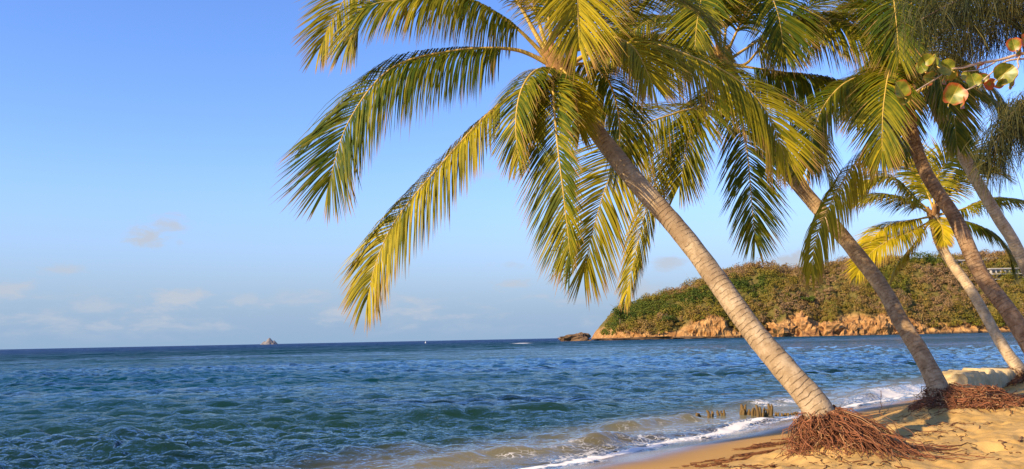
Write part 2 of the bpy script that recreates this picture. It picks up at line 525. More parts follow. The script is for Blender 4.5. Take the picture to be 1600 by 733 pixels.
M_GRAPE, k, o = mat('sea_grape_leaf')
uv = k.add('ShaderNodeUVMap').outputs[0]
rd = k.add('ShaderNodeAttribute', attribute_name='red').outputs['Fac']
sep = k.add('ShaderNodeSeparateXYZ', {0: uv})
rr = k.vmath('LENGTH', k.vmath('SUBTRACT', uv, (0.5, 0.5, 0)))
n = k.noise(k.add('ShaderNodeTexCoord').outputs['Object'], 22.0, 4)
g = k.mix(k.step(n, 0.3, 0.7), (0.10, 0.155, 0.015), (0.30, 0.29, 0.025))
c = k.mix(k.step(k.math('ADD', k.math('ADD', rr, k.math('MULTIPLY', rd, 0.45)), k.math('MULTIPLY_ADD', n, 0.35, -0.17)), 0.44, 0.62), g, (0.42, 0.085, 0.022))
vein = k.step(k.math('ABSOLUTE', k.math('SUBTRACT', sep.outputs[0], 0.5)), 0.03, 0.008)
w2 = k.math('ABSOLUTE', k.math('SUBTRACT', k.math('FRACT', k.math('ADD', k.math('MULTIPLY', sep.outputs[1], 4.0), k.math('MULTIPLY', k.math('ABSOLUTE', k.math('SUBTRACT', sep.outputs[0], 0.5)), -3.0))), 0.5))
vein = k.math('MAXIMUM', vein, k.math('MULTIPLY', k.step(w2, 0.06, 0.02), 0.5))
c = k.mix(k.math('MULTIPLY', vein, 0.7), c, (0.50, 0.36, 0.07))
p = k.add('ShaderNodeBsdfPrincipled', {'Base Color': c, 'Roughness': 0.38})
tl = k.add('ShaderNodeBsdfTranslucent', {'Color': c})
mx = k.add('ShaderNodeMixShader', {0: 0.25, 1: p.outputs[0], 2: tl.outputs[0]})
k.l.new(mx.outputs[0], o.inputs[0])

# ------------------------------------------------------------------ shore line, beach
SHORE = np.array([(-60, -58), (-9.5, -0.6), (-4.0, 6.0), (0.10, 11.0), (1.84, 12.95), (4.6, 16.4), (7.0, 19.2), (9.0, 21.4), (11.2, 24.2), (14.8, 28.6), (20, 34), (42, 58), (110, 130), (300, 330), (600, 520)], float)


def shore(x, y):
    """Signed distance to the water's edge, positive on land."""
    x, y = np.asarray(x, float), np.asarray(y, float)
    best = np.full(x.shape, 1e9)
    sgn = np.ones(x.shape)
    for a, b in zip(SHORE[:-1], SHORE[1:]):
        ab = b - a
        q = np.clip(((x - a[0]) * ab[0] + (y - a[1]) * ab[1]) / ab.dot(ab), 0, 1)
        dx, dy = x - a[0] - q * ab[0], y - a[1] - q * ab[1]
        d = np.hypot(dx, dy)
        side = ab[1] * (x - a[0]) - ab[0] * (y - a[1])
        u = d < best
        best = np.where(u, d, best)
        sgn = np.where(u, np.sign(side), sgn)
    return best * sgn


def shore_w(x, y):
    s = shore(x, y)
    w = 0.28 * vnoise(np.asarray(x) * 0.55, np.asarray(y) * 0.55, 3) + 0.12 * vnoise(np.asarray(x) * 1.7, np.asarray(y) * 1.7, 4)
    return s + w * np.exp(-np.abs(s) / 6.0)


MOUNDS = []          # (x, y, radius, height) of the humps about the palm bases


def sand_base(x, y):
    s = shore_w(x, y)
    h = np.where(s < 0, np.maximum(0.12 * s, -3.5), 0.085 * np.minimum(s, 1.6))
    h = h + 0.25 * sstep(s, 1.3, 3.8) + 0.35 * sstep(s, 4.5, 9.5) + 0.02 * np.clip(s - 20, 0, 200)
    return h, s


def sand_h(x, y):
    x, y = np.asarray(x, float), np.asarray(y, float)
    h, s = sand_base(x, y)
    for mx_, my_, r_, a_ in MOUNDS:
        h = h + a_ * np.exp(-((x - mx_) ** 2 + (y - my_) ** 2) / r_ ** 2)
    lum = sstep(s + 0.5 * vnoise(x * 0.9, y * 0.9, 71), 2.0, 3.1)
    n = 0.066 * fbm(x * 1.6, y * 1.6, 11, 3) + 0.045 * fbm(x * 4.2 + 3, y * 4.2, 15, 4)
    n = n + 0.014 * fbm(x * 14, y * 14, 19, 2)
    pit = np.clip(0.30 - np.abs(vnoise(x * 2.6, y * 2.6, 31)), 0, 0.3)
    n = n - 0.12 * np.clip(vnoise(x * 2.9, y * 2.9, 41) - 0.16, 0, 1) * 2
    n = n + 0.018 * (1 - np.abs(2 * vnoise(x * 7, y * 7, 51)))
    return h + lum * n + 0.006 * fbm(x * 0.9, y * 0.9, 61, 2)


def onsand(px, py, guess=0.7):
    z = guess
    for _ in range(12):
        g = G(px, py, z)
        z = 0.5 * z + 0.5 * float(sand_h(g[0], g[1]))
    g = G(px, py, z)
    return g


def axis(parts):
    v = []
    for a, b, st in parts:
        v.append(np.arange(a, b, st))
    return np.concatenate(v + [[parts[-1][1]]])


PALM_BASES = {'a': P(1283, 650, 9.3), 'b': P(1467, 608, 14.0), 'c': P(1592, 576, 21.5)}
MOUNDS += [(PALM_BASES['a'][0] + 0.2, PALM_BASES['a'][1] - .05, 0.42, 0.22), (PALM_BASES['b'][0] + 0.45, PALM_BASES['b'][1] + .05, 1.0, 0.27), (PALM_BASES['c'][0] + .4, PALM_BASES['c'][1], 1.1, 0.25)]
xs = axis([(-120, -12, 6), (-12, -3, 0.5), (-3, 0.3, 0.09), (0.3, 7.2, 0.028), (7.2, 14, 0.06), (14, 30, 0.4), (30, 90, 3), (90, 420, 22)])
ys = axis([(-80, 0, 5), (0, 3.5, 0.25), (3.5, 12, 0.028), (12, 18, 0.045), (18, 26, 0.09), (26, 60, 0.6), (60, 400, 15)])
X, Y = np.meshgrid(xs, ys)
Z = sand_h(X, Y)
sand = mesh('beach_sand', np.stack([X, Y, Z], -1).reshape(-1, 3), gridq(len(ys), len(xs)), M_SAND, attrs={'shore': shore_w(X, Y).ravel()})
struct(sand, label='golden sand beach sloping down to the water, trampled on the upper part')

# ------------------------------------------------------------------ sea
NF, LT = 512, 46.0


def wave_tile(seed, L, peak, rms, wdir, chop):
    r = np.random.default_rng(seed)
    kx = np.fft.fftfreq(NF, L / NF) * 2 * np.pi
    KX, KY = np.meshgrid(kx, kx)
    K = np.hypot(KX, KY)
    K[0, 0] = 1e-6
    kp = 2 * np.pi / peak
    spec = K ** -3.6 * np.exp(-1.1 * (kp / K) ** 2)
    cosd = (KX * wdir[0] + KY * wdir[1]) / K
    spec = spec * (0.03 + np.where(cosd > 0, cosd ** 3, 0.06 * cosd ** 2))
    spec[0, 0] = 0
    A = np.sqrt(spec) * (r.standard_normal((NF, NF)) + 1j * r.standard_normal((NF, NF)))
    h = np.fft.ifft2(A).real
    A = A * (rms / h.std())
    bands = []
    edges = [1e9, 8, 4, 2, 1, 0.5, 0.0]
    lam = 2 * np.pi / K
    for hi, lo in zip(edges[:-1], edges[1:]):
        Ab = np.where((lam < hi) & (lam >= lo), A, 0)
        h = np.fft.ifft2(Ab).real
        dx = np.fft.ifft2(-1j * KX / K * Ab).real * chop
        dy = np.fft.ifft2(-1j * KY / K * Ab).real * chop
        bands.append((max(lo, 2.2 * L / NF), h, dx, dy))
    return L, bands


def sample(g, u, v):
    iu, iv = np.floor(u).astype(int), np.floor(v).astype(int)
    fu, fv = u - iu, v - iv
    iu0, iv0, iu1, iv1 = iu % NF, iv % NF, (iu + 1) % NF, (iv + 1) % NF
    return (g[iv0, iu0] * (1 - fu) + g[iv0, iu1] * fu) * (1 - fv) + (g[iv1, iu0] * (1 - fu) + g[iv1, iu1] * fu) * fv


yy = np.concatenate([np.arange(300, 60, -0.6), np.arange(60, 12, -0.26), np.arange(12, 2, -0.2), np.arange(2, 0.15, -0.1)])
dist = 1.6 * F / yy
ang = np.concatenate([np.linspace(-105, -36, 60, endpoint=False), np.linspace(-36, 36, 1250, endpoint=False), np.linspace(36, 100, 50)])
ang = np.radians(ang)
Dm, Am = np.meshgrid(dist, ang, indexing='ij')
X, Y = np.sin(Am) * Dm, np.cos(Am) * Dm
S = shore_w(X, Y)
spacing = np.broadcast_to(np.gradient(dist)[:, None], X.shape)
dz, ddx, ddy = np.zeros_like(X), np.zeros_like(X), np.zeros_like(X)
for L, bands in (wave_tile(5, LT, 3.6, 0.032, (0.3, -0.95), 1.2), wave_tile(9, 19.0, 1.1, 0.054, (0.05, -1.0), 1.1), wave_tile(13, 11.3, 0.5, 0.019, (0.2, -1.0), 1.1)):
    for lo, h, dx, dy in bands:
        wgt = sstep(lo * 1.5 / spacing, 0.7, 1.6)
        if 0.3 < lo < 0.9:
            wgt = np.maximum(wgt, 0.8 * sstep(Dm, 420, 40))
        if lo >= 0.9:            # beyond the mesh's reach the crests are only sampled, which still reads as chop
            wgt = np.maximum(wgt, (0.75 if lo >= 2 else 0.5) * sstep(Dm, 2500, 500) * (1 if lo >= 2 else sstep(Dm, 400, 120)))
        u, v = X / L * NF, Y / L * NF
        dz += wgt * sample(h, u, v)
        ddx += wgt * sample(dx, u, v)
        ddy += wgt * sample(dy, u, v)
att = 0.22 + 0.78 * sstep(S, -0.6, -9.0)
gust = np.clip(1.0 + 0.65 * fbm(X * 0.035, Y * 0.07, 77, 4), 0.6, 1.6)
dz *= att * gust
ddx *= att
ddy *= att
crest = dz.copy()
foam = np.zeros_like(X)


def ridge(pixels, hgt, wf, wb, breaking, x0=0.15, x1=0.85):
    """A swell or breaker along a crest line; breaking 0..1 lays foam on its shoreward face."""
    global dz, foam, ddx, ddy
    pts = np.array([G(a, b)[:2] for a, b in pixels])
    c, Ltot = spline(np.c_[pts, np.zeros(len(pts))], 40)
    c = c[:, :2]
    sub = Dm < 70
    x, y = X[sub], Y[sub]
    best = np.full(x.shape, 1e9)
    par = np.zeros(x.shape)
    sg = np.ones(x.shape)
    n = len(c) - 1
    for i in range(n):
        a, b = c[i], c[i + 1]
        ab = b - a
        q = np.clip(((x - a[0]) * ab[0] + (y - a[1]) * ab[1]) / ab.dot(ab), 0, 1)
        dx, dy = x - a[0] - q * ab[0], y - a[1] - q * ab[1]
        d = np.hypot(dx, dy)
        sd = np.sign(ab[1] * (x - a[0]) - ab[0] * (y - a[1]))
        uu = d < best
        best = np.where(uu, d, best)
        par = np.where(uu, (i + q) / n, par)
        sg = np.where(uu, sd, sg)
    sd = best * sg + 0.16 * vnoise(x * 1.3, y * 1.3, 91) + .05 * vnoise(x * 4, y * 4, 92)
    env = sstep(par, 0, x0) * sstep(par, 1, x1) * (0.75 + 0.6 * vnoise(par * 9, par * 0 + 2, int(hgt * 1000)))
    w = np.where(sd > 0, wf, wb)
    dz[sub] += hgt * env * np.exp(-(sd / w) ** 2)
    if breaking > 0:
        f = breaking * env * np.exp(-((sd - wf * 1.2) / (wf * 1.5)) ** 2) * (0.75 + 0.7 * vnoise(x * 2.2, y * 2.2, 93))
        foam[sub] = np.maximum(foam[sub], f)


ridge([(600, 735), (690, 722), (760, 712), (850, 707), (930, 696), (1000, 684)], 0.16, 0.24, 0.5, 0.36)
ridge([(880, 706), (960, 692), (1040, 682), (1130, 669), (1230, 655)], 0.08, 0.16, 0.4, 0.25)
ridge([(930, 672), (980, 668), (1030, 660), (1090, 652)], 0.15, 0.2, 0.5, 0.45)
ridge([(610, 655), (680, 651), (780, 648), (870, 641), (960, 636)], 0.19, 0.5, 1.0, 0.12)
ridge([(420, 716), (520, 712), (600, 704), (700, 700)], 0.13, 0.4, 0.7, 0.15)
ridge([(60, 640), (140, 634), (220, 634), (300, 632)], 0.17, 0.55, 1.1, 0.0)
ridge([(120, 706), (190, 700), (260, 700), (330, 690)], 0.15, 0.45, 0.9, 0.0)
ridge([(-60, 571), (20, 569), (80, 568), (140, 567)], 0.36, 0.9, 2.2, 0.45)
ridge([(1330, 628), (1370, 617), (1420, 607), (1460, 600)], 0.17, 0.3, 0.6, 0.9)
ridge([(1150, 634), (1200, 629), (1260, 623), (1300, 620)], 0.10, 0.25, 0.5, 0.75)
ridge([(300, 600), (360, 597), (430, 594)], 0.15, 0.6, 1.3, 0.0)

# foam left by the swash and along the very edge
lace = fbm(X * 1.2, Y * 1.2, 101, 3)
edge = np.exp(-((S + 0.14) / 0.15) ** 2) * (0.80 + 0.6 * vnoise(X * 0.8, Y * 0.8, 104)) * (Y < 60)
foam = np.maximum(foam, edge)
foam = np.maximum(foam, 0.32 * sstep(S, -2.0, -0.3) * (1 + 0.9 * lace) * (S < 0.2) * (Y < 60))
# white water round the far point and the small reef, tiny caps on the steepest crests
steep = np.gradient(crest, axis=0) * 0
foam = np.maximum(foam, 0.5 * sstep(crest, 0.34, 0.5) * (Dm < 60))
rf = G(815, 533.2)
foam = np.maximum(foam, 1.0 * np.exp(-((X - P(815, 533, 330)[0]) / 3.5) ** 2 - ((Y - 330) / 22) ** 2))
dz = np.where(S > 0, np.minimum(dz, 0.02) , dz) - 0.012 + 0.02 * np.exp(-((S + 0.1) / .25) ** 2) * (Y < 60)
V = np.stack([X + ddx, Y + ddy, dz], -1).reshape(-1, 3)
sea = mesh('sea_water', V, gridq(len(dist), len(ang)), M_SEA, attrs={'shore': S.ravel(), 'foam': foam.ravel()})
struct(sea, label='choppy blue green sea reaching to the horizon, small breakers along the beach')

# ------------------------------------------------------------------ headland
HD = 450.0
SKYL = np.array([(933, 531), (946, 524), (960, 500), (978, 480), (1002, 470), (1060, 455), (1100, 440), (1150, 425), (1200, 413), (1260, 417), (1300, 416), (1350, 409), (1400, 404), (1440, 399), (1490, 404), (1540, 398), (1600, 393), (1700, 388), (1850, 400), (2000, 430)], float)
CLIF = np.array([(925, 3), (940, 13), (960, 14), (990, 10), (1010, 7), (1045, 8), (1070, 20), (1095, 30), (1112, 26), (1135, 9), (1185, 10), (1205, 18), (1240, 30), (1262, 20), (1330, 22), (1360, 27), (1395, 24), (1420, 8), (1490, 7), (1520, 4), (1600, 4), (2000, 4)], float)


def px_of(x, y):
    return CX + F * x / y


def head_h(x, y):
    x, y = np.asarray(x, float), np.asarray(y, float)
    px = px_of(x, np.maximum(y, HD))
    px = CX + F * x / (HD + 22)
    sl_ = (np.interp(px, SKYL[:, 0], hor(SKYL[:, 0]) - SKYL[:, 1])) / F * (HD + 55) + 1.6 - 3.0
    cl_ = np.interp(px, CLIF[:, 0], CLIF[:, 1]) / F * HD + 1.0
    cl_ = np.minimum(cl_, sl_ * 0.9)
    tip = np.clip((1000 - px) / 75, 0, 1) ** 2 * 30
    v = y - (HD + tip + 5.0 * fbm(x * 0.045, y * 0.0, 201, 4) + 2.5 * fbm(x * 0.25, y * 0.25, 202, 3))
    h = -2.5 + (cl_ + 2.5) * sstep(v, -2.0, 5.0) ** 0.8
    h = h + np.maximum(sl_ - cl_, 0) * np.sin(np.clip((v - 5) / 52, 0, 1) * np.pi / 2) * (v > 5)
    gul = np.abs(fbm(x * 0.05, y * 0.02, 211, 3)) + 0.10
    h = h - sstep(v, -1, 6) * (1 - sstep(v, 22, 45)) * np.clip(0.22 - gul, 0, 1) * 14
    h = h + sstep(v, 0, 10) * 2.2 * fbm(x * 0.08, y * 0.08, 221, 4)
    h = h - sstep(v, 110, 200) * 30
    end = sstep(px, 914, 940)
    return np.where(px < 940, -2.5 + (h + 2.5) * end, h), v


xs = axis([(30, 270, 0.7), (270, 480, 4)])
ys = axis([(438, 480, 0.6), (480, 530, 1.5), (530, 680, 8)])
X, Y = np.meshgrid(xs, ys)
Hh, Vv = head_h(X, Y)
jx = 1.4 * fbm(X * 0.22, Hh * 0.3, 231, 4) * sstep(Vv, -2, 1) * sstep(Vv, 20, 6)
jy = (2.6 * fbm(X * 0.2 + 9, Hh * 0.35, 232, 4) + 3.0 * np.abs(fbm(X * 0.33 + 2, Hh * 0.16, 236, 3))) * sstep(Vv, -2, 1) * sstep(Vv, 20, 6)
M_HEAD, k, o = mat('headland_rock_and_soil')
pos = k.add('ShaderNodeNewGeometry').outputs['Position']
cv_ = k.add('ShaderNodeAttribute', attribute_name='soil').outputs['Fac']
n1, n2 = k.noise(k.mapping(pos, (1, 1, 2.2)), 0.16, 6, 0.65, 0.4), k.noise(k.mapping(pos, (1, 1, 0.5)), 0.7, 5, 0.65)
c = k.mix(k.step(n1, 0.35, 0.65), (0.29, 0.14, 0.046), (0.48, 0.285, 0.11))
c = k.mix(k.math('MULTIPLY', k.step(n2, 0.5, 0.72), 0.7), c, (0.17, 0.085, 0.04))
c = k.mix(cv_, c, k.mix(k.step(n2, 0.35, 0.65), (0.095, 0.085, 0.022), (0.16, 0.125, 0.036)))
z = k.add('ShaderNodeSeparateXYZ', {0: pos}).outputs[2]
c = k.mix(k.step(k.math('MULTIPLY_ADD', n2, 1.6, z), 2.2, 1.0), c, (0.085, 0.055, 0.035))
b = k.add('ShaderNodeBump', {'Strength': 0.9, 'Distance': 1.2, 'Height': k.math('ADD', n1, k.math('MULTIPLY', n2, 0.6))})
p = k.add('ShaderNodeBsdfPrincipled', {'Base Color': c, 'Roughness': 0.95, 'Specular IOR Level': 0.1, 'Normal': b.outputs[0]})
k.l.new(p.outputs[0], o.inputs[0])
pxg = CX + F * X / (HD + 22)
clg = np.interp(pxg, CLIF[:, 0], CLIF[:, 1]) / F * HD + 1.0
soil = sstep(Hh + 3.0 * fbm(X * .12, Y * .12, 251, 3), clg * 0.95, clg * 1.25 + 1.5)
head = mesh('headland', np.stack([X + jx, Y + jy, Hh], -1).reshape(-1, 3), gridq(len(ys), len(xs)), M_HEAD, attrs={'soil': soil.ravel()}, smooth=False)
struct(head, label='rocky headland with orange cliffs and a dry scrubby slope')


def clump(c, r, n, size, hue, squash=0.8, rg=rng, leafdark=0.0):
    """A loose bush crown: n small leaf-tuft quads through a lumpy volume."""
    d = unit(rg.standard_normal((n, 3)))
    d[:, 2] = np.where(d[:, 2] < -0.3, -d[:, 2], d[:, 2])
    lob = 0.72 + 0.5 * vnoise(d[:, 0] * 2.2 + c[0], d[:, 1] * 2.2 + d[:, 2] * 1.7 + c[1], 5)
    rad = r * lob * (0.45 + 0.55 * rg.random(n) ** 0.45) * np.where(rg.random(n) < 0.12, 1.25, 1.0)
    p = c + d * rad[:, None] * np.array([1, 1, squash])
    nn = unit(d + 0.5 * rg.standard_normal((n, 3)) + np.array([0, 0, 0.3]))
    a = unit(np.cross(nn, rg.standard_normal((n, 3))))
    b = np.cross(nn, a)
    s = size * (0.55 + 0.9 * rg.random(n))[:, None]
    V = np.stack([p - a * s - b * s * 0.45, p + a * s * 0.3 - b * s * 0.75, p + a * s + b * s * 0.4, p - a * s * 0.35 + b * s * 0.8], 1).reshape(-1, 3)
    Q = np.arange(4 * n).reshape(n, 4)
    h = np.repeat(np.clip(hue + 0.07 * rg.standard_normal(n), 0, 1), 4)
    return V, Q, {'hue': h}


# the scrub that covers the slope (one far mass), then the trees and bushes that stand out of it
rs = np.random.default_rng(21)
parts = []
cnt = 0
while cnt < 5600:
    x = rs.uniform(34, 320)
    v = rs.uniform(0, 1) ** 1.15 * 76
    y = HD + 3 + v
    h, vv = head_h(np.array([x]), np.array([y]))
    h, vv = float(h[0]), float(vv[0])
    px = CX + F * x / y
    clh = float(np.interp(px, CLIF[:, 0], CLIF[:, 1])) / F * HD + 1.0
    cov = float(fbm(np.array([x * 0.07]), np.array([3.0]), 305, 3)[0])
    if h < clh * (0.72 + 1.3 * cov + 0.25 * rs.random()) or h < 2.2 or vv < 3:
        continue
    pat = float(fbm(np.array([x * 0.03]), np.array([y * 0.05]), 301, 3)[0])
    hue = 0.56 + 1.1 * pat + rs.normal() * 0.10 + 0.18 * min(vv / 50, 1)
    if px < 1130:
        hue -= 0.10
    r = float(np.clip(rs.lognormal(0.42, 0.42), 0.7, 3.6)) if rs.random() > 0.07 else rs.uniform(3.2, 4.8)
    parts.append(clump(np.array([x, y, h + r * 0.45]), r, int(26 + 26 * r), 0.25, np.clip(hue, 0, 1), rs.uniform(0.6, 1.4), rs))
    cnt += 1
V, Q, A = join(parts)
scrub = mesh('scrub', V, Q, M_SCRUB, attrs=A, smooth=False)
tag(scrub, 'olive and brown dry scrub covering the far headland slope', 'scrub', kind='stuff')


def far_tree(px, py_top, depth, wpx, hue, label, name='hillside_tree', bare=False):
    """A tree on the headland with its top at the pixel; crown width in pixels."""
    r = wpx / F * depth / 2
    top = P(px, py_top, depth)
    gz = float(head_h(np.array([top[0]]), np.array([depth]))[0][0])
    ht = max(top[2] - gz, 2.5)
    base = np.array([top[0], depth, gz - 0.2])
    o = thing(name, label, 'tree', base, 'trees standing out on the headland')
    lean = rs.normal() * 0.3
    c, _ = spline([base, base + [lean * .5, 0, ht * 0.4], base + [lean, 0, ht * 0.85]], 8)
    tv = [tube(c, np.linspace(0.3, 0.08, 8), 6)]
    for q in range(7 if bare else 4):
        a = c[rs.integers(3, 7)]
        e_ = a + np.array([rs.normal() * r * 0.6, rs.normal() * r * .4, ht * rs.uniform(0.15, 0.4)])
        tv.append(tube(spline([a, (a + e_) / 2 + [0, 0, .2], e_], 5)[0], np.linspace(0.14, 0.05, 5), 5))
    V, Q, _ = join([(a, b) for a, b in tv])
    mesh('trunk', V, Q, M_WOODB, o)
    ps = []
    for q in range(9):
        cc = base + np.array([lean + rs.normal() * r * 0.42, rs.normal() * r * 0.4, ht - r * 0.75 + rs.uniform(-0.35, 0.45) * r])
        ps.append(clump(cc, r * rs.uniform(0.4, 0.62), 26 if bare else 70, 0.26 if bare else 0.36, hue + rs.normal() * 0.05, 0.8, rs))
    V, Q, A = join(ps)
    mesh('crown', V, Q, M_SCRUB, o, attrs=A, smooth=False)


far_tree(1438, 390, 500, 44, 0.10, 'round bright green tree on the headland crest left of the white houses')
far_tree(1474, 402, 502, 26, 0.0, 'dark green tree on the crest beside the long white roof')
far_tree(968, 478, 478, 30, 0.05, 'dark green tree at the seaward tip of the headland')
far_tree(1205, 404, 505, 20, 0.95, 'bare grey brown tree on the skyline above the dark hanging frond', bare=True)
far_tree(1228, 410, 505, 16, 0.9, 'thin bare tree right of the tallest grey skyline tree', bare=True)
far_tree(1160, 420, 505, 18, 0.85, 'brown twiggy tree on the skyline just right of the big leaning trunk', bare=True)
far_tree(1282, 412, 505, 26, 0.35, 'olive tree on the skyline left of the second palm trunk')
far_tree(1060, 452, 500, 24, 0.3, 'olive green tree low on the skyline left of the big leaning trunk')
far_tree(1512, 432, 480, 24, 0.75, 'brown tree on the slope below the long white roof')
far_tree(1545, 440, 478, 26, 0.3, 'green bush tree under the white terrace house')
far_tree(1042, 488, 462, 30, 0.0, 'dark shady tree above the orange gully at the headland foot')
far_tree(1588, 396, 505, 34, 0.25, 'green tree behind the white terrace house at the right edge')
far_tree(1263, 462, 470, 26, 0.12, 'fresh green tree halfway up the slope above the boulders')
far_tree(1238, 470, 468, 20, 0.2, 'smaller green tree beside the fresh green one above the boulders')


def rock(name, label, px, py_base, wpx, hpx, depth, mt, seed, group=None, cat='boulder', zs=0.0, dscale=0.8):
    c = P(px, py_base, depth)
    rx, rz = wpx / F * depth / 2, hpx / F * depth
    nu, nv = 30, 17
    th, ph = np.meshgrid(np.linspace(0, 2 * np.pi, nu, endpoint=False), np.linspace(-0.5 * np.pi, 0.5 * np.pi, nv))
    d = np.stack([np.cos(th) * np.cos(ph), np.sin(th) * np.cos(ph), np.sin(ph)], -1)
    q = d * 1.0
    n = fbm(q[..., 0] * 1.6 + seed * 3.1 + q[..., 2], q[..., 1] * 1.6 + q[..., 2] * 1.9, seed, 5, 0.55)
    crk = np.abs(vnoise(q[..., 0] * 2.6 + seed, q[..., 2] * 2.4 + q[..., 1] * 1.5, seed + 9))
    s = 0.84 + 0.75 * n - 0.36 * np.clip(0.14 - crk, 0, 1) / 0.14
    V = (np.sign(d) * np.abs(d) ** 0.72) * s[..., None] * np.array([rx, rx * dscale, rz])
    V = V.reshape(-1, 3) + np.array([c[0], depth, zs])
    i, j = np.meshgrid(np.arange(nv - 1), np.arange(nu), indexing='ij')
    a = i * nu + j
    b = i * nu + (j + 1) % nu
    Q = np.stack([a, b, b + nu, a + nu], -1).reshape(-1, 4)
    ob = mesh(name, V, Q, mt, org=(c[0], depth, 0.0), smooth=False)
    tag(ob, label, cat, group)
    return ob


grp = 'orange boulders along the headland foot'
for i, (px, w, h, dp, lab) in enumerate([
        (1224, 52, 22, 452, 'broad sloping orange rock leftmost of the boulders at the headland foot'),
        (1252, 46, 32, 453, 'tallest orange boulder with a dark hollow, left of the second palm trunk'),
        (1290, 50, 22, 452, 'long rounded orange rock between the tallest one and the split boulder'),
        (1325, 34, 23, 450, 'orange boulder with a dark overhang left of the split boulder'),
        (1352, 34, 29, 452, 'orange boulder with a pale top second from the right of the row'),
        (1378, 30, 26, 450, 'dark edged orange boulder touching the second palm trunk'),
        (1418, 56, 12, 452, 'low orange rock just right of the second palm trunk')]):
    rock('boulder', lab, px, 522, w, h, dp, M_ROCK, 40 + i * 7, grp, 'boulder')
rock('sea_rock', 'dark flat rock standing in the sea off the headland tip', 897, 530, 54, 9.5, 440, M_DARKROCK, 91, None, 'rock', 0.0, 0.5)
rock('sea_rock', 'long low ledge of dark rock linking the headland tip to the sea', 985, 529, 110, 4.5, 446, M_DARKROCK, 95, None, 'rock', 0.0, 0.12)
rock('sea_rock', 'low dark rock ledge under the orange gullies', 1090, 528, 90, 4, 446, M_DARKROCK, 97, None, 'rock', 0.0, 0.12)

# far islet
isl = []
for px, w, h, sd in ((421, 20, 9.5, 3), (413, 13, 4.5, 8), (428, 14, 5.5, 5)):
    isl.append((px, w, h, sd))
o = thing('rocky_islet', 'small grey pointed rock islet far off on the horizon', 'islet', P(421, hor(421), 2600) * np.array([1, 1, 0]))
for px, w, h, sd in isl:
    c = P(px, hor(px), 2600)
    nu, nv = 24, 14
    th, ph = np.meshgrid(np.linspace(0, 2 * np.pi, nu, endpoint=False), np.linspace(0, 1, nv))
    rr = (1 - ph) ** 0.8 * (1 + 0.5 * fbm(np.cos(th) * 1.5 + sd, np.sin(th) * 1.5 + ph * 2, sd, 3))
    V = np.stack([c[0] + rr * np.cos(th) * w / F * 1300, 2600 + rr * np.sin(th) * w / F * 1300, -1 + ph * (h / F * 2600 + 2.5)], -1).reshape(-1, 3)
    i, j = np.meshgrid(np.arange(nv - 1), np.arange(nu), indexing='ij')
    a, b = i * nu + j, i * nu + (j + 1) % nu
    mesh('rock_peak', V, np.stack([a, b, b + nu, a + nu], -1).reshape(-1, 4), M_ISLET_HAZE, o)

# buoy
c = G(665, 536.3)
c = P(665, hor(665) + 3.6, 600)
o = thing('mooring_buoy', 'tiny white buoy floating near the horizon', 'buoy', (c[0], 600, 0))
cc = np.array([c[0], 600, 0.0])
prof = np.array([(0.05, -0.3), (0.3, -0.2), (0.42, 0.2), (0.38, 0.4), (0.2, 0.6), (0.1, 0.9)])
mesh('float', *tube(cc + np.c_[np.zeros(6), np.zeros(6), prof[:, 1]], prof[:, 0], 12, ref=(0, 1, 0)), M_BUOY, o)
mesh('mast', *tube(cc + np.array([[0, 0, 0.9], [0, 0, 1.4]]), 0.09, 6, ref=(0, 1, 0)), M_BUOY, o)


# houses on the crest
def house(label, x0, x1, ytop, ybot, depth, deep, roofover, storeys, bays, name='white_house'):
    a, b = P(x0, ybot, depth), P(x1, ytop, depth)
    z0, z1 = a[2], b[2]
    o = thing(name, label, 'house', ((a[0] + b[0]) / 2, depth, z0), 'white houses on the headland')
    g = min(float(head_h(np.array([a[0]]), np.array([depth]))[0][0]), z0) - 4
    mesh('wall', *boxq(a[0], b[0], depth, depth + deep, g, z1), M_WHITE, o, smooth=False)
    mesh('roof', *boxq(a[0] - roofover, b[0] + roofover, depth - roofover, depth + deep + roofover, z1 + .003, z1 + 0.55), M_ROOF, o, smooth=False)
    sh = (z1 - z0) / storeys
    for s in range(storeys):
        for q in range(bays):
            bw = (b[0] - a[0]) / bays
            xa = a[0] + q * bw + bw * 0.18
            mesh('window', *boxq(xa, xa + bw * 0.64, depth - 0.06, depth + 0.1, z0 + s * sh + sh * 0.22, z0 + s * sh + sh * 0.8), M_GLASS, o, smooth=False)
        if s < storeys - 1 or storeys > 1:
            mesh('balcony', *boxq(a[0] - 0.5, b[0] + 0.5, depth - 1.6, depth - 0.13, z0 + s * sh - 0.1, z0 + s * sh + 0.25), M_WHITE, o, smooth=False)


house('long low white house with a flat pale roof on the headland crest', 1490, 1538, 407, 416, 492, 9, 1.2, 1, 7)
house('small white house with dark windows right of the long low house', 1541, 1562, 404, 414, 494, 8, 0.6, 1, 3)
house('white terrace house with a balcony on the slope at the right edge', 1550, 1592, 420, 437, 478, 8, 0.9, 2, 6)

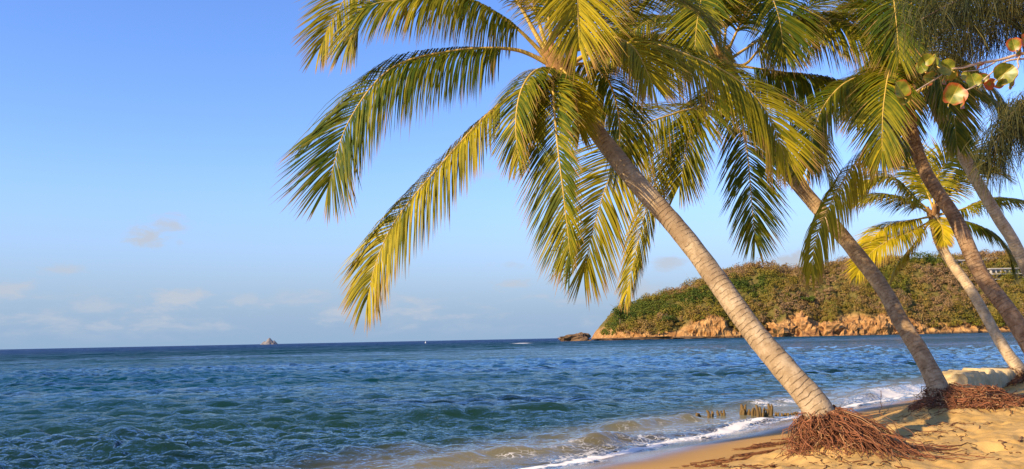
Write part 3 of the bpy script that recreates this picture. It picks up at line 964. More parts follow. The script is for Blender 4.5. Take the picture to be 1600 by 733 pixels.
# ------------------------------------------------------------------ concrete slab at the beach edge, stakes in the surf
sl0, sl1 = P(1512, 590, 20.0), P(1640, 575, 22.4)
n = 60
q = np.linspace(0, 1, n)
prof = np.array([(0, -0.5), (0, 0.32), (0.05, 0.40), (0.7, 0.42), (0.75, 0.38), (0.75, -0.5)])
ctr = np.stack([np.interp(q, [0, 1], [sl0[0], sl1[0]]), np.interp(q, [0, 1], [sl0[1], sl1[1]])], 1)
perp = unit(np.array([(sl1 - sl0)[1] * -1, (sl1 - sl0)[0]]))
topz = np.where(q < 0.3, 0.0, 0.045) - 0.07 * q + 0.10 * fbm(q * 46, q * 0, 401, 4)
V = np.zeros((n, len(prof), 3))
for j, (a, b) in enumerate(prof):
    V[:, j, :2] = ctr + perp * (a + 0.045 * fbm(q * 24, q * 0 + j * 0.4, 402, 3))[:, None]
    V[:, j, 2] = 0.22 + b + topz * (b > 0)
V = V.reshape(-1, 3)
Q = gridq(n, len(prof))
Q = np.vstack([Q, [[0, 1, 4, 5], [1, 2, 3, 4]], (n - 1) * len(prof) + np.array([[5, 4, 1, 0], [4, 3, 2, 1]])])
ob = mesh('sea_wall', V, Q, M_CONC, org=(sl0[0], sl0[1], 0.3))
tag(ob, 'low pale weathered concrete wall at the edge of the beach behind the palms', 'wall')

ORD = ['first', 'second', 'third', 'fourth', 'fifth', 'sixth', 'seventh', 'eighth', 'ninth', 'tenth', 'eleventh', 'twelfth', 'thirteenth', 'fourteenth', 'fifteenth', 'sixteenth', 'seventeenth', 'eighteenth', 'nineteenth', 'twentieth']
zz = 1378 / 250.0
low_a = [(215, 250, 288), (240, 250, 285), (318, 230, 280), (348, 235, 275), (398, 228, 268), (430, 232, 270), (449, 225, 270)]
tall = [(594, 178, 265), (614, 215, 270), (634, 178, 268), (660, 220, 262), (692, 210, 275), (712, 205, 270), (743, 185, 287), (759, 200, 280), (785, 235, 280), (800, 205, 275), (817, 220, 275), (838, 175, 265), (854, 178, 265)]
low_b = [(895, 245, 265), (915, 250, 268), (950, 255, 275), (975, 252, 272), (1000, 250, 272), (1030, 250, 270), (1055, 245, 268), (1075, 240, 265)]
for row, txt in ((low_a, 'short worn stake, {} from the left in the low row beside the tall stakes'),
                 (tall, 'dark wooden stake, {} from the left in the tall cluster in the surf'),
                 (low_b, 'stubby stake, {} from the left in the low row behind the trunk')):
    for i, (xz, yt, yb) in enumerate(row):
        px, py0, py1 = 1050 + xz / zz, 600 + yt / zz, 600 + yb / zz
        b = G(px, py1)
        hgt = (py1 - py0) / F * b[1]
        c, _ = spline([b + [0, 0, -0.35], b, b + [rng.normal() * 0.012, 0, hgt * 0.6], b + [rng.normal() * 0.02, 0, hgt]], 12)
        r0 = 0.028 + 0.008 * rng.random()
        w = 1 + 0.22 * rng.standard_normal((12, 10)) * 0.6
        w[1:] = 0.5 * w[1:] + 0.5 * w[:-1]
        rad = r0 * np.r_[np.linspace(1.15, 0.95, 10), 0.85, 0.5]
        ob = mesh('wooden_stake', *tube(c, rad, 10, wob=w, ref=(0, 1, 0)), M_STAKE, org=b)
        tag(ob, txt.format(ORD[i]), 'stake', 'old wooden stakes in the surf')

# ------------------------------------------------------------------ palms
M_TR = {'pale': M_BARK, 'brown': M_BARK2, 'dark': M_BARK3}


def frond(root, pts, Ll, yel, droop=(0.5, 0.15), roll=(0, 0), n=200, width=0.0175, petiole=0.16, seed=0, ref=(0, 0, 1), tatter=0.07, rr=0.026, right=1.0):
    rg = np.random.default_rng(seed)
    NS = 90
    c, L = spline(pts, NS)
    T, N, B = frames(c, ref)
    tt = np.linspace(0, 1, NS)
    ro = np.radians(roll[0] + (roll[1] - roll[0]) * tt)[:, None]
    N, B = N * np.cos(ro) + B * np.sin(ro), B * np.cos(ro) - N * np.sin(ro)
    ti = np.repeat(np.linspace(petiole, 0.995, n), 2) + rg.normal(0, 0.0035, 2 * n)
    side = np.tile([1.0, -1.0], n)
    keep = rg.random(2 * n) > tatter
    ti, side = np.clip(ti[keep], petiole, 0.998), side[keep]
    m_ = len(ti)
    I = lambda A: np.stack([np.interp(ti, tt, A[:, k]) for k in range(3)], 1)
    pc, T_, N_, B_ = I(c), unit(I(T)), unit(I(N)), unit(I(B))
    q = (ti - petiole) / (1 - petiole)
    env = np.interp(q, [0, 0.08, 0.3, 0.6, 0.85, 1.0], [0.5, 0.8, 1.0, 0.97, 0.78, 0.45])
    len_ = Ll * env * (1 + 0.08 * rg.standard_normal(m_)) * np.where(rg.random(m_) < 0.06, rg.uniform(0.4, 0.8, m_), 1)
    len_ = len_ * np.where(side < 0, right, 1.0)
    fa = np.radians(np.interp(q, [0, 0.5, 0.9, 1], [32, 42, 58, 78]) + 2.6 * rg.standard_normal(m_))
    lift = 0.20 + 0.07 * rg.standard_normal(m_)
    clumpn = vnoise(ti * 26, ti * 0 + seed, 7) * 0.12
    lift = lift * np.clip(1.1 - 0.7 * np.interp(q, [0, 0.75], droop), 0, 1)
    d = unit(B_ * (side * np.cos(fa))[:, None] + T_ * (np.sin(fa) + clumpn)[:, None] + N_ * lift[:, None])
    SEG = 5
    wid = 0.5 * width * np.array([0.55, 1.0, 1.0, 0.8, 0.5, 0.04])
    wsc = 1 + 0.12 * rg.standard_normal(m_)
    p_ = pc.copy()
    Vs = []
    dr = np.interp(q, [0, 0.75], droop) * np.clip(1 + 0.16 * rg.standard_normal(m_), 0.3, 2.0)
    for s in range(SEG + 1):
        wd = unit(T_ - d * np.sum(T_ * d, 1, keepdims=True) + 0.5 * side[:, None] * np.cross(N_, d))
        w_ = wd * (wid[s] * wsc)[:, None]
        Vs.append(np.stack([p_ - w_, p_ + w_], 1))
        p_ = p_ + d * (len_ / SEG)[:, None]
        d = unit(d + np.array([0, 0, -1.0]) * (dr * (1.15, 0.85, 0.6, 0.4, 0.3, 0.2)[s])[:, None])
    V = np.stack(Vs, 1)                     # m, SEG+1, 2, 3
    V = V.reshape(-1, 3)
    base = np.arange(m_)[:, None] * (2 * (SEG + 1)) + np.arange(SEG)[None] * 2
    base = base.ravel()
    Q = np.stack([base, base + 1, base + 3, base + 2], 1)
    yl = np.clip(0.93 * yel - 0.06 + 0.18 * rg.standard_normal(m_) + 0.3 * vnoise(ti * 6, ti * 0 + seed + .5, 8) + 0.18 * (q - 0.5), 0, 1)
    dryl = np.where(rg.random(m_) < 0.08, rg.uniform(0.15, 0.45, m_), 0.0)
    tip = np.linspace(0, 1, SEG + 1)[None, :, None] * np.ones((m_, 1, 2)) + (dryl + 0.05 * rg.standard_normal(m_))[:, None, None] + 0.10 * sstep(q, 0.7, 1.0)[:, None, None]
    f = mesh('frond', V, Q, M_FROND, root, attrs={'yel': np.repeat(yl, 2 * (SEG + 1)), 'tip': tip.ravel()}, smooth=True)
    rad = np.interp(tt, [0, 0.05, 0.2, 1], [rr * 1.7, rr * 1.2, rr * 0.75, rr * 0.13])
    mesh('midrib', *tube(c, rad, 6), M_RIB, f)
    return f


def roots(root, base, trunk_r, n, spread, seed, zt, bias=(0.5, -0.15), bed=None, drop=False):
    """Root fibres: strands cascading from the trunk foot down to the sand, and a jumbled bed of loose ones."""
    rg = np.random.default_rng(seed)
    parts = []
    for i in range(n):
        a = rg.uniform(0, 2 * np.pi)
        dirv = np.array([np.cos(a), np.sin(a)])
        z0 = zt + rg.uniform(-0.16, 0.07)
        st = np.array([base[0] + dirv[0] * trunk_r * 0.92, base[1] + dirv[1] * trunk_r * 0.92, z0 + 0.05 * dirv[0]])
        reach = spread * rg.uniform(0.25, 1.0) * (0.42 if dirv[0] < 0 else 1.0)
        dv = dirv + np.array(bias) * rg.uniform(0, 1.7) ** 1.5 + rg.normal(0, 0.35, 2)
        m1 = st[:2] + dv * reach * 0.35 + rg.normal(0, 0.045, 2)
        m2 = st[:2] + dv * reach * 0.72 + rg.normal(0, 0.07, 2)
        e_ = st[:2] + dv * reach + rg.normal(0, 0.11, 2)
        g1, g2, g3 = (float(sand_h(q[0], q[1])) for q in (m1, m2, e_))
        z1 = max(z0 - rg.uniform(-0.04, 0.12), g1 + 0.01)
        z2 = max(0.5 * z1 + 0.5 * g3 + rg.uniform(-0.08, 0.10), g2 + 0.005)
        c, _ = spline([st, (*m1, z1), (*m2, z2), (*e_, g3 + rg.uniform(-0.03, 0.02))], 9)
        c = c + rg.normal(0, 0.016, c.shape)
        r0 = rg.uniform(0.0024, 0.0056)
        parts.append(tube(c, np.linspace(r0 * 1.2, r0 * 0.6, 9), 5, cap=False))
    if drop:                     # long runners trailing off to the right over the sand
        for i in range(42):
            st = np.array([base[0] + rg.uniform(0.2, 0.7), base[1] + rg.uniform(-0.35, 0.35)])
            an = rg.normal(0.05, 0.28)
            q = np.linspace(0, rg.uniform(0.3, 1.1), 9)[:, None]
            xy = st + q * np.array([math.cos(an), math.sin(an)]) + 0.03 * rg.normal(size=(9, 2))
            z = sand_h(xy[:, 0], xy[:, 1]) + rg.uniform(0.0, 0.05) * np.exp(-q[:, 0] * 2) + 0.004
            r0 = rg.uniform(0.004, 0.009)
            parts.append(tube(np.c_[xy, z], np.linspace(r0, r0 * 0.5, 9), 5, cap=False))
    if bed:
        ox, oy, rx, ry, nb = bed
        for i in range(nb):
            u = rg.normal(0, 0.5, 2)
            if np.hypot(*u) > 1.05:
                continue
            p0 = np.array([base[0] + ox + u[0] * rx, base[1] + oy + u[1] * ry])
            an = rg.uniform(0, 2 * np.pi)
            q = np.linspace(-0.5, 0.5, 7)[:, None]
            xy = p0 + q * rg.uniform(0.12, 0.36) * np.array([math.cos(an), math.sin(an)]) + rg.normal(0, 0.015, (7, 2))
            z = sand_h(xy[:, 0], xy[:, 1]) + rg.uniform(0.0, 0.10) * (1 - np.hypot(*u) * 0.8) + rg.normal(0, 0.5) * q[:, 0] * 0.16 + 0.03 * (1 - (2 * q[:, 0]) ** 2)
            r0 = rg.uniform(0.005, 0.009)
            parts.append(tube(np.c_[xy, z], np.linspace(r0, r0 * 0.55, 7), 5, cap=False))
    V, Q, A = join([(a, b, {'hue': rg.random()}) for a, b in parts])
    return mesh('root_mass', V, Q, M_ROOT, root, attrs=A)


def palm(label, trunk_px, radii, bark_, fronds, seed, flare=1.5, rootspec=None, sheath=True, nuts=0):
    pts = [P(a, b, d) for a, b, d in trunk_px]
    gz = float(sand_h(pts[0][0], pts[0][1]))
    b = np.array([pts[0][0], pts[0][1], gz])
    o = thing('palm_tree', label, 'palm tree', b, 'coconut palms leaning over the beach')
    down = pts[0] - (pts[1] - pts[0]) * 0.12
    down[2] = gz - 0.12
    down[:2] = pts[0][:2] + (pts[0][:2] - pts[1][:2]) * 0.3
    NS, SD = 150, 22
    c, L = spline([down] + pts, NS)
    q = np.linspace(0, 1, NS)
    r = np.interp(q, np.linspace(0, 1, len(radii)), radii)
    r = r * (1 + (flare - 1) * np.exp(-((q * L) / 0.38) ** 1.3))
    v = q * L
    rg = np.random.default_rng(seed)
    rings = 0.022 * (0.6 + 1.2 * np.clip(vnoise(v * 5, v * 0, seed + 1) + .3, 0, 1)) * np.abs(np.sin((v * 21 + 0.6 * fbm(v * 2, v * 0, seed, 2)) * np.pi)) ** 0.85
    th = np.linspace(0, 2 * np.pi, SD, endpoint=False)
    wob = 1 + rings[:, None] + 0.09 * fbm(v[:, None] * 2.2 + seed, np.cos(th)[None] * 1.3 + np.sin(th)[None], seed + 3, 3) + 0.03 * vnoise(v[:, None] * 12, th[None] * 3, seed + 5)
    V, Q = tube(c, r, SD, wob=wob)
    uvs = np.stack([np.tile(np.abs(np.linspace(-1, 1, SD, endpoint=False)), NS), np.repeat(v, SD)], 1)
    uvs = np.vstack([uvs, [[0, 0], [0, L]]])
    mesh('trunk', V, Q, bark_, o, uv=uvs)
    top = pts[-1]
    dep = trunk_px[-1][2]
    tdir = unit(pts[-1] - pts[-2])
    if sheath:
        ps = []
        for i in range(9):
            a = rg.uniform(0, 2 * np.pi)
            dv = unit(np.array([np.cos(a), np.sin(a), 0.9]) + tdir * 0.6)
            s0 = top - tdir * rg.uniform(0.25, 0.5)
            cc = spline([s0, s0 + tdir * 0.25 + dv * 0.08, s0 + tdir * 0.42 + dv * 0.28], 8)[0]
            w = 1 + 0.2 * rg.standard_normal((8, 8))
            ps.append(tube(cc, np.linspace(radii[-1] * 0.95, 0.045, 8), 8, wob=w))
        V, Q, _ = join(ps)
        mesh('leaf_sheath', V, Q, M_SHEATH, o)
    for i in range(nuts):
        a = rg.uniform(0, 2 * np.pi)
        pc = top + np.array([np.cos(a) * 0.2, np.sin(a) * 0.2, -0.12 - 0.1 * rg.random()])
        cc = pc + np.linspace(-1, 1, 9)[:, None] * np.array([0, 0, 0.12])
        mesh('coconut', *tube(cc, 0.10 * np.sqrt(np.clip(1 - np.linspace(-0.99, 0.99, 9) ** 2, 0.01, 1)), 10, ref=(0, 1, 0)), M_NUT, o)
    for i, f in enumerate(fronds):
        fp = [P(pp[0], pp[1], dep + (pp[2] if len(pp) > 2 else 0.0)) for pp in f['p']]
        kw = {k_: v_ for k_, v_ in f.items() if k_ != 'p'}
        frond(o, fp, seed=seed * 100 + i, **kw)
    if rootspec:
        roots(o, b, seed=seed, zt=float(pts[0][2]), **rootspec)
    return o


def fr(p, Ll=0.95, yel=0.35, droop=0.30, roll=(0, 0), **kw):
    if not isinstance(droop, tuple):
        droop = (droop * 1.6, droop * 0.5)
    if 'n' in kw:
        kw['n'] = int(kw['n'] * 2.15)
    if 'width' in kw:
        kw['width'] *= 0.48
    return dict(p=p, Ll=Ll, yel=yel, droop=droop, roll=roll, **kw)


palm('big pale trunked palm leaning left over the water, the nearest one with red roots',
     [(1284, 655, 9.3), (1265, 622, 9.35), (1224, 575, 9.5), (1171, 510, 9.75), (1119, 436, 10.05), (1061, 360, 10.35), (982, 270, 10.7), (915, 182, 11.0), (874, 115, 11.1)],
     [0.150, 0.130, 0.119, 0.115, 0.113, 0.112, 0.108, 0.10], M_BARK, [
         # big frond to the left, arching over
         fr([(860, 100), (800, 77, -.1), (705, 80, -.2), (610, 108, -.3), (545, 190, -.35), (512, 292, -.4)], 1.16, 0.14, (1.5, 0.08), (-8, -80), n=112),
         # yellow frond drooping to the lower left
         fr([(852, 118), (770, 172, -.2), (685, 262, -.3), (618, 345, -.35), (588, 410, -.3), (574, 468, -.3)], 0.92, 0.60, (1.7, 0.22), (0, -60), n=110, petiole=0.2),
         # frond hanging straight down in front of the crown
         fr([(866, 108), (864, 135, -.7), (870, 215, -1.0), (880, 300, -1.05), (892, 405, -1.0)], 0.88, 0.28, 0.18, (15, 48), n=100, petiole=0.12, right=0.62),
         # fronds along the upper left edge of the frame
         fr([(856, 92), (800, 38, -.1), (734, 0, -.2), (680, -8, -.3), (620, 0, -.35), (572, 14, -.4), (543, 70, -.4)], 0.9, 0.34, (1.4, 0.3), (0, -60), n=105),
         fr([(858, 90), (770, -50, .2), (660, -90, .3), (570, -40, .2), (520, 30, .1), (500, 75, .1)], 0.9, 0.5, 0.25, (0, -75), n=100),
         # upright ones leaving through the top
         fr([(862, 98), (838, 20, .1), (805, -110, .2), (750, -220, .2), (690, -260, .2)], 0.9, 0.5, 0.2),
         fr([(866, 98), (855, 0, -.1), (850, -140, -.2), (900, -260, -.3)], 0.9, 0.5, 0.2),
         # one arching up and over towards the viewer
         fr([(872, 102), (882, -30, -.4), (895, -80, -1.0), (902, -20, -1.5), (904, 68, -1.65)], 1.08, 0.62, (0.35, 0.1), (0, 0), n=105),
         # long frond to the right, arching over and down
         fr([(884, 104), (945, 72, -.1), (1012, 67, -.3), (1087, 91, -.5), (1150, 123, -.6), (1196, 172, -.7), (1228, 248, -.75)], 1.0, 0.48, (1.5, 0.15), (8, 66), n=115),
         # behind, right
         fr([(880, 100), (940, 30, .5), (1010, -10, .8), (1080, 10, 1.0), (1130, 80, 1.1)], 0.9, 0.3, 0.3, (0, 40)),
         fr([(876, 108), (915, 100, .4), (950, 125, .8), (968, 190, 1.0), (965, 260, 1.0)], 0.9, 0.2, 0.3, (0, 20)),
         fr([(868, 112), (838, 110, -.5), (815, 140, -.8), (806, 190, -.9), (810, 250, -.9)], 0.6, 0.25, 0.25, (0, 10), n=70),
         fr([(873, 104), (886, 118, -.4), (898, 150, -.6), (906, 205, -.65)], 0.55, 0.5, 0.3, (0, 20), n=60),
         fr([(870, 104), (850, 120, -.4), (836, 165, -.55), (838, 215, -.55)], 0.5, 0.45, 0.3, (0, 10), n=60),
         fr([(870, 104), (930, 60, -.5), (985, 70, -.9), (1020, 130, -1.1)], 0.85, 0.55, 0.25, (0, 35), n=80),
         fr([(870, 100), (910, 20, .2), (960, -40, .3), (1030, -80, .3)], 0.95, 0.5, 0.25, (0, 30)),
     ], 1, flare=1.22, rootspec=dict(trunk_r=0.145, n=1700, spread=0.35, bias=(0.6, -0.6), drop=True))

palm('second palm from the left with brown lower trunk and a wide bed of red roots',
     [(1467, 610, 14.0), (1458, 588, 14.1), (1436, 547, 14.3), (1409, 504, 14.5), (1372, 440, 14.9), (1305, 356, 15.3), (1244, 284, 15.7), (1175, 185, 16.0), (1130, 98, 16.1)],
     [0.145, 0.125, 0.120, 0.122, 0.124, 0.124, 0.12, 0.11], M_BARK2, [
         fr([(1122, 105), (1100, 160, -.6), (1055, 177, -1.0), (1000, 202, -1.3), (955, 272, -1.5), (926, 362, -1.6), (912, 425, -1.6)], 1.3, 0.44, 0.16, (0, -66), n=110, width=0.045),
         fr([(1125, 110), (1085, 180, -.3), (1045, 232, -.6), (1012, 320, -.8), (992, 400, -.9), (979, 462, -.9)], 0.75, 0.55, 0.6, (0, -20), n=90, width=0.045),
         fr([(1125, 110), (1100, 172, -.8), (1078, 210, -1.1), (1062, 290, -1.2)], 1.1, 0.25, 0.2, (0, -10), n=80, width=0.045),
         fr([(1132, 108), (1150, 150, -.5), (1166, 225, -.8), (1174, 310, -.9), (1180, 378, -.9)], 1.0, 0.03, 0.22, (0, 5), n=85, width=0.045),
         fr([(1138, 100), (1165, 100, -.2), (1195, 68, -.4), (1245, 33, -.7), (1305, 30, -1.0), (1350, 48, -1.2), (1378, 78, -1.3), (1398, 130, -1.3)], 1.4, 0.30, (1.3, 0.12), (10, 72), n=115, width=0.05),
         fr([(1136, 100), (1175, 106, -.3), (1217, 112, -.5), (1290, 124, -.7), (1350, 150, -.8), (1390, 205, -.8)], 1.2, 0.12, (1.5, 0.3), (0, 30), n=105, width=0.048),
         fr([(1135, 96), (1190, 60, .3), (1250, 20, .5), (1320, -20, .6), (1400, -30, .6)], 1.2, 0.25, 0.3, (0, 20), width=0.048),
         fr([(1120, 96), (1080, 20, .1), (1035, -5, .1), (985, 25, .1), (945, 95, .1)], 1.2, 0.22, 0.28, (0, -30), width=0.048),
         fr([(1118, 98), (1060, 62, .4), (1000, 60, .5), (950, 105, .5), (930, 175, .5)], 1.1, 0.08, 0.3, (0, -25), width=0.048),
         fr([(1125, 92), (1108, 0, -.2), (1090, -120, -.3), (1040, -200, -.3)], 1.2, 0.2, 0.2, width=0.048),
         fr([(1130, 92), (1140, 0, .2), (1170, -110, .3), (1240, -150, .3)], 1.2, 0.2, 0.25, width=0.048),
         fr([(1128, 92), (1120, 10, -.8), (1105, -30, -1.5), (1090, 30, -2.1), (1085, 90, -2.2)], 1.15, 0.2, 0.2, width=0.048),
         fr([(1132, 92), (1170, 10, -.6), (1195, -20, -1.2), (1215, 20, -1.6), (1225, 80, -1.7)], 1.1, 0.12, 0.2, width=0.048),
         fr([(1136, 104), (1190, 130, .3), (1240, 160, .4), (1280, 215, .4), (1300, 300, .4)], 0.9, 0.45, 0.4, (0, 20), width=0.045),
         fr([(1122, 96), (1070, 40, -.6), (1020, 30, -1.1), (975, 60, -1.4)], 1.1, 0.25, 0.25, (0, -35), width=0.048),
     ], 2, flare=1.35, rootspec=dict(trunk_r=0.18, n=230, spread=0.55, bias=(0.5, -0.6), bed=(0.42, -0.30, 0.95, 0.70, 1900)), nuts=3)

palm('small distant palm with pale curved trunk and bright yellow green crown before the headland',
     [(1592, 577, 21.5), (1577, 556, 21.6), (1557, 524, 21.8), (1520, 458, 22.2), (1496, 424, 22.5), (1474, 392, 22.8), (1462, 360, 22.9), (1459, 336, 23.0)],
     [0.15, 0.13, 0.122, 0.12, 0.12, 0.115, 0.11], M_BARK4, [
         fr([(1456, 338), (1428, 344, -.2), (1388, 353, -.4), (1362, 375, -.5), (1348, 405, -.5)], 0.75, 0.75, 0.35, (0, -50), n=70, width=0.06),
         fr([(1456, 345), (1425, 360, -.5), (1390, 375, -.8), (1358, 398, -.9), (1338, 430, -1.0)], 0.75, 0.8, 0.35, (0, -50), n=70, width=0.06),
         fr([(1456, 332), (1430, 310, .1), (1398, 280, .1), (1366, 278, .1), (1340, 300, .1)], 0.85, 0.45, 0.35, (0, -30), n=70, width=0.06),
         fr([(1455, 335), (1425, 318, -.3), (1380, 305, -.5), (1335, 318, -.6)], 0.85, 0.4, 0.3, (0, -30), n=70, width=0.06),
         fr([(1460, 330), (1460, 290, .2), (1478, 255, .2), (1510, 240, .2), (1535, 255, .2)], 0.9, 0.55, 0.3, (0, 30), n=70, width=0.06),
         fr([(1460, 330), (1440, 280, .4), (1425, 250, .6), (1400, 240, .6)], 0.85, 0.4, 0.3, (0, -20), n=70, width=0.06),
         fr([(1462, 340), (1466, 345, -.5), (1472, 355, -.8), (1474, 378, -.9)], 0.5, 0.85, 0.2, (0, 0), n=60, width=0.06),
         fr([(1465, 336), (1500, 328, -.1), (1550, 311, -.2), (1605, 318, -.2), (1640, 345, -.2)], 0.85, 0.4, 0.35, (0, 20), n=75, width=0.06),
         fr([(1465, 340), (1505, 346, -.2), (1545, 362, -.3), (1572, 390, -.3), (1582, 425, -.3)], 0.85, 0.2, 0.35, (0, 30), n=75, width=0.06),
         fr([(1462, 332), (1490, 290, .3), (1530, 262, .3), (1570, 275, .3)], 0.85, 0.45, 0.3, (0, 20), n=70, width=0.06),
         fr([(1455, 342), (1430, 380, .2), (1400, 420, .2), (1385, 470, .2)], 0.7, 0.9, 0.4, (0, -10), n=60, width=0.06),
     ], 3, flare=1.3, rootspec=dict(trunk_r=0.17, n=160, spread=0.8, bias=(0.6, -0.5), bed=(0.1, -0.45, 0.9, 0.4, 320)))

palm('dark trunked palm crossing in front of the small yellow palm at the right',
     [(1665, 618, 13.0), (1622, 560, 13.1), (1579, 491, 13.3), (1531, 425, 13.6), (1494, 344, 13.9), (1468, 305, 14.0), (1443, 262, 14.2), (1424, 205, 14.4), (1414, 150, 14.5)],
     [0.14, 0.125, 0.115, 0.108, 0.105, 0.10, 0.10], M_BARK3, [
         fr([(1408, 170), (1388, 215, -.3), (1345, 245, -.5), (1310, 296, -.6), (1277, 366, -.65), (1268, 425, -.65)], 0.78, 0.62, (1.7, 0.7), (0, -30), n=95, width=0.042),
         fr([(1410, 150), (1370, 120, -.3), (1320, 130, -.5), (1280, 180, -.5), (1262, 260, -.5)], 1.0, 0.15, 0.35, (0, -40), n=95, width=0.042),
         fr([(1412, 145), (1385, 60, .0), (1330, 0, .1), (1260, -10, .1)], 1.05, 0.15, 0.3, (0, -30), width=0.042),
         fr([(1416, 140), (1420, 40, .1), (1440, -60, .2), (1500, -110, .2)], 1.05, 0.12, 0.25, width=0.042),
         fr([(1418, 145), (1460, 60, .2), (1530, 20, .3), (1600, 50, .3)], 1.05, 0.12, 0.35, (0, 20), width=0.042),
         fr([(1420, 150), (1470, 130, -.2), (1520, 138, -.4), (1562, 172, -.5), (1600, 225, -.5)], 0.85, 0.2, 0.35, (0, 30), width=0.042),
         fr([(1412, 150), (1400, 120, -.8), (1390, 110, -1.3), (1380, 170, -1.6), (1378, 240, -1.6)], 0.9, 0.2, 0.25, width=0.042),
         fr([(1416, 150), (1440, 110, -.6), (1462, 110, -1.0), (1478, 160, -1.2)], 0.9, 0.15, 0.25, width=0.042),
         fr([(1414, 145), (1400, 50, -.6), (1395, -10, -1.2), (1400, 30, -1.8), (1405, 90, -2.0)], 1.0, 0.12, 0.2, width=0.042),
     ], 4, flare=1.35)

palm('slim palm trunk rising at the far right edge above the white terrace house',
     [(1668, 576, 20.0), (1634, 485, 20.0), (1587, 385, 20.0), (1561, 342, 20.0), (1530, 290, 20.0), (1500, 234, 20.0), (1464, 172, 20.0), (1436, 85, 20.0)],
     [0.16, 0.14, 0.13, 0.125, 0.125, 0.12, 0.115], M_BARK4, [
         fr([(1436, 80), (1390, 20, .2), (1330, 10, .3), (1280, 60, .3)], 1.2, 0.1, 0.35, (0, -20), n=80, width=0.06),
         fr([(1436, 75), (1440, -30, .2), (1420, -120, .2)], 1.2, 0.1, 0.3, n=80, width=0.06),
         fr([(1438, 78), (1490, 10, .1), (1560, 0, .1), (1620, 50, .1)], 1.2, 0.12, 0.35, (0, 20), n=80, width=0.06),
         fr([(1440, 85), (1490, 90, -.2), (1540, 130, -.3), (1590, 200, -.3)], 1.15, 0.15, 0.35, (0, 30), n=80, width=0.06),
         fr([(1434, 85), (1400, 80, -.4), (1360, 110, -.6), (1340, 180, -.7)], 1.15, 0.1, 0.35, (0, -20), n=80, width=0.06),
         fr([(1438, 88), (1460, 100, -.6), (1485, 150, -.9), (1495, 225, -1.0)], 1.0, 0.1, 0.3, n=80, width=0.06),
         fr([(1434, 88), (1425, 110, -.6), (1415, 160, -.9), (1412, 240, -1.0)], 1.0, 0.1, 0.3, n=80, width=0.06),
     ], 5, flare=1.3)

# ------------------------------------------------------------------ casuarina hanging in from the right
cb = np.array([7.4, 8.4, 0.0])
cb[2] = float(sand_h(cb[0], cb[1]))
o = thing('casuarina_tree', 'casuarina with dark drooping needle foliage hanging in at the upper right corner', 'tree', cb)
c, _ = spline([cb - [0, 0, .3], cb + [-.1, 0, 1.8], cb + [-.3, .1, 4.0], cb + [-.5, .2, 6.5]], 20)
mesh('trunk', *tube(c, np.linspace(0.2, 0.07, 20), 14, ref=(0, 1, 0)), M_WOODB, o)
rc = np.random.default_rng(77)


def casu(pts, n, ln, dens_w=0.0048, spread=0.35):
    c, L = spline(pts, 24)
    br = mesh('branch', *tube(c, np.linspace(0.035, 0.006, 24), 7), M_WOODB, o)
    ts = rc.uniform(0.2, 1, n)
    st = np.stack([np.interp(ts, np.linspace(0, 1, 24), c[:, k_]) for k_ in range(3)], 1) + rc.normal(0, spread * 0.42, (n, 3)) * np.array([1, 1, 0.75])
    d = unit(rc.normal(0, 0.25, (n, 3)) + np.array([-0.12, 0, -0.75]))
    l = ln * rc.uniform(0.5, 1.2, n)
    p0 = st
    p1 = st + d * (l * 0.5)[:, None] + np.array([0, 0, 0.015])
    d2 = unit(d + np.array([0, 0, -0.35]))
    p2 = p1 + d2 * (l * 0.5)[:, None]
    w = unit(np.cross(d, rc.normal(size=(n, 3)))) * dens_w * 0.5
    V = np.stack([p0 - w, p0 + w, p1 + w, p1 - w, p2 + w * .2, p2 - w * .2], 1).reshape(-1, 3)
    b_ = np.arange(n)[:, None] * 6
    Q = np.concatenate([b_ + np.array([[0, 1, 2, 3]]), b_ + np.array([[3, 2, 4, 5]])])
    hue = np.clip(0.25 + 0.25 * rc.standard_normal(n) + 0.8 * vnoise(st[:, 0] * 2.5, st[:, 2] * 2.5, 33), 0, 1)
    mesh('needle_foliage', V, Q, M_CASU, br, attrs={'hue': np.repeat(hue, 6)}, smooth=False)


t0 = cb + np.array([-.2, .1, 2.9])
casu([t0, P(1640, 160, 8.2), P(1590, 170, 8.0), P(1560, 215, 7.9), P(1553, 262, 7.9)], 4600, 0.30, 0.0048, 0.18)
casu([t0, P(1690, 170, 8.3), P(1630, 180, 8.1), P(1602, 220, 8.0)], 2400, 0.30, 0.0048, 0.22)
t1 = cb + np.array([-.35, .1, 4.3])
casu([t1, P(1680, -40, 8.4), P(1580, -20, 8.3), P(1500, 0, 8.2), P(1440, 30, 8.1)], 3400, 0.36, 0.0052, 0.38)
casu([t1, P(1660, 20, 8.7), P(1590, 30, 8.9), P(1530, 45, 9.0), P(1480, 80, 9.0)], 3000, 0.36, 0.0052, 0.34)
casu([t1, P(1660, -90, 8.6), P(1560, -80, 8.6), P(1480, -50, 8.5), P(1430, -20, 8.4)], 1800, 0.36, 0.0052, 0.42)

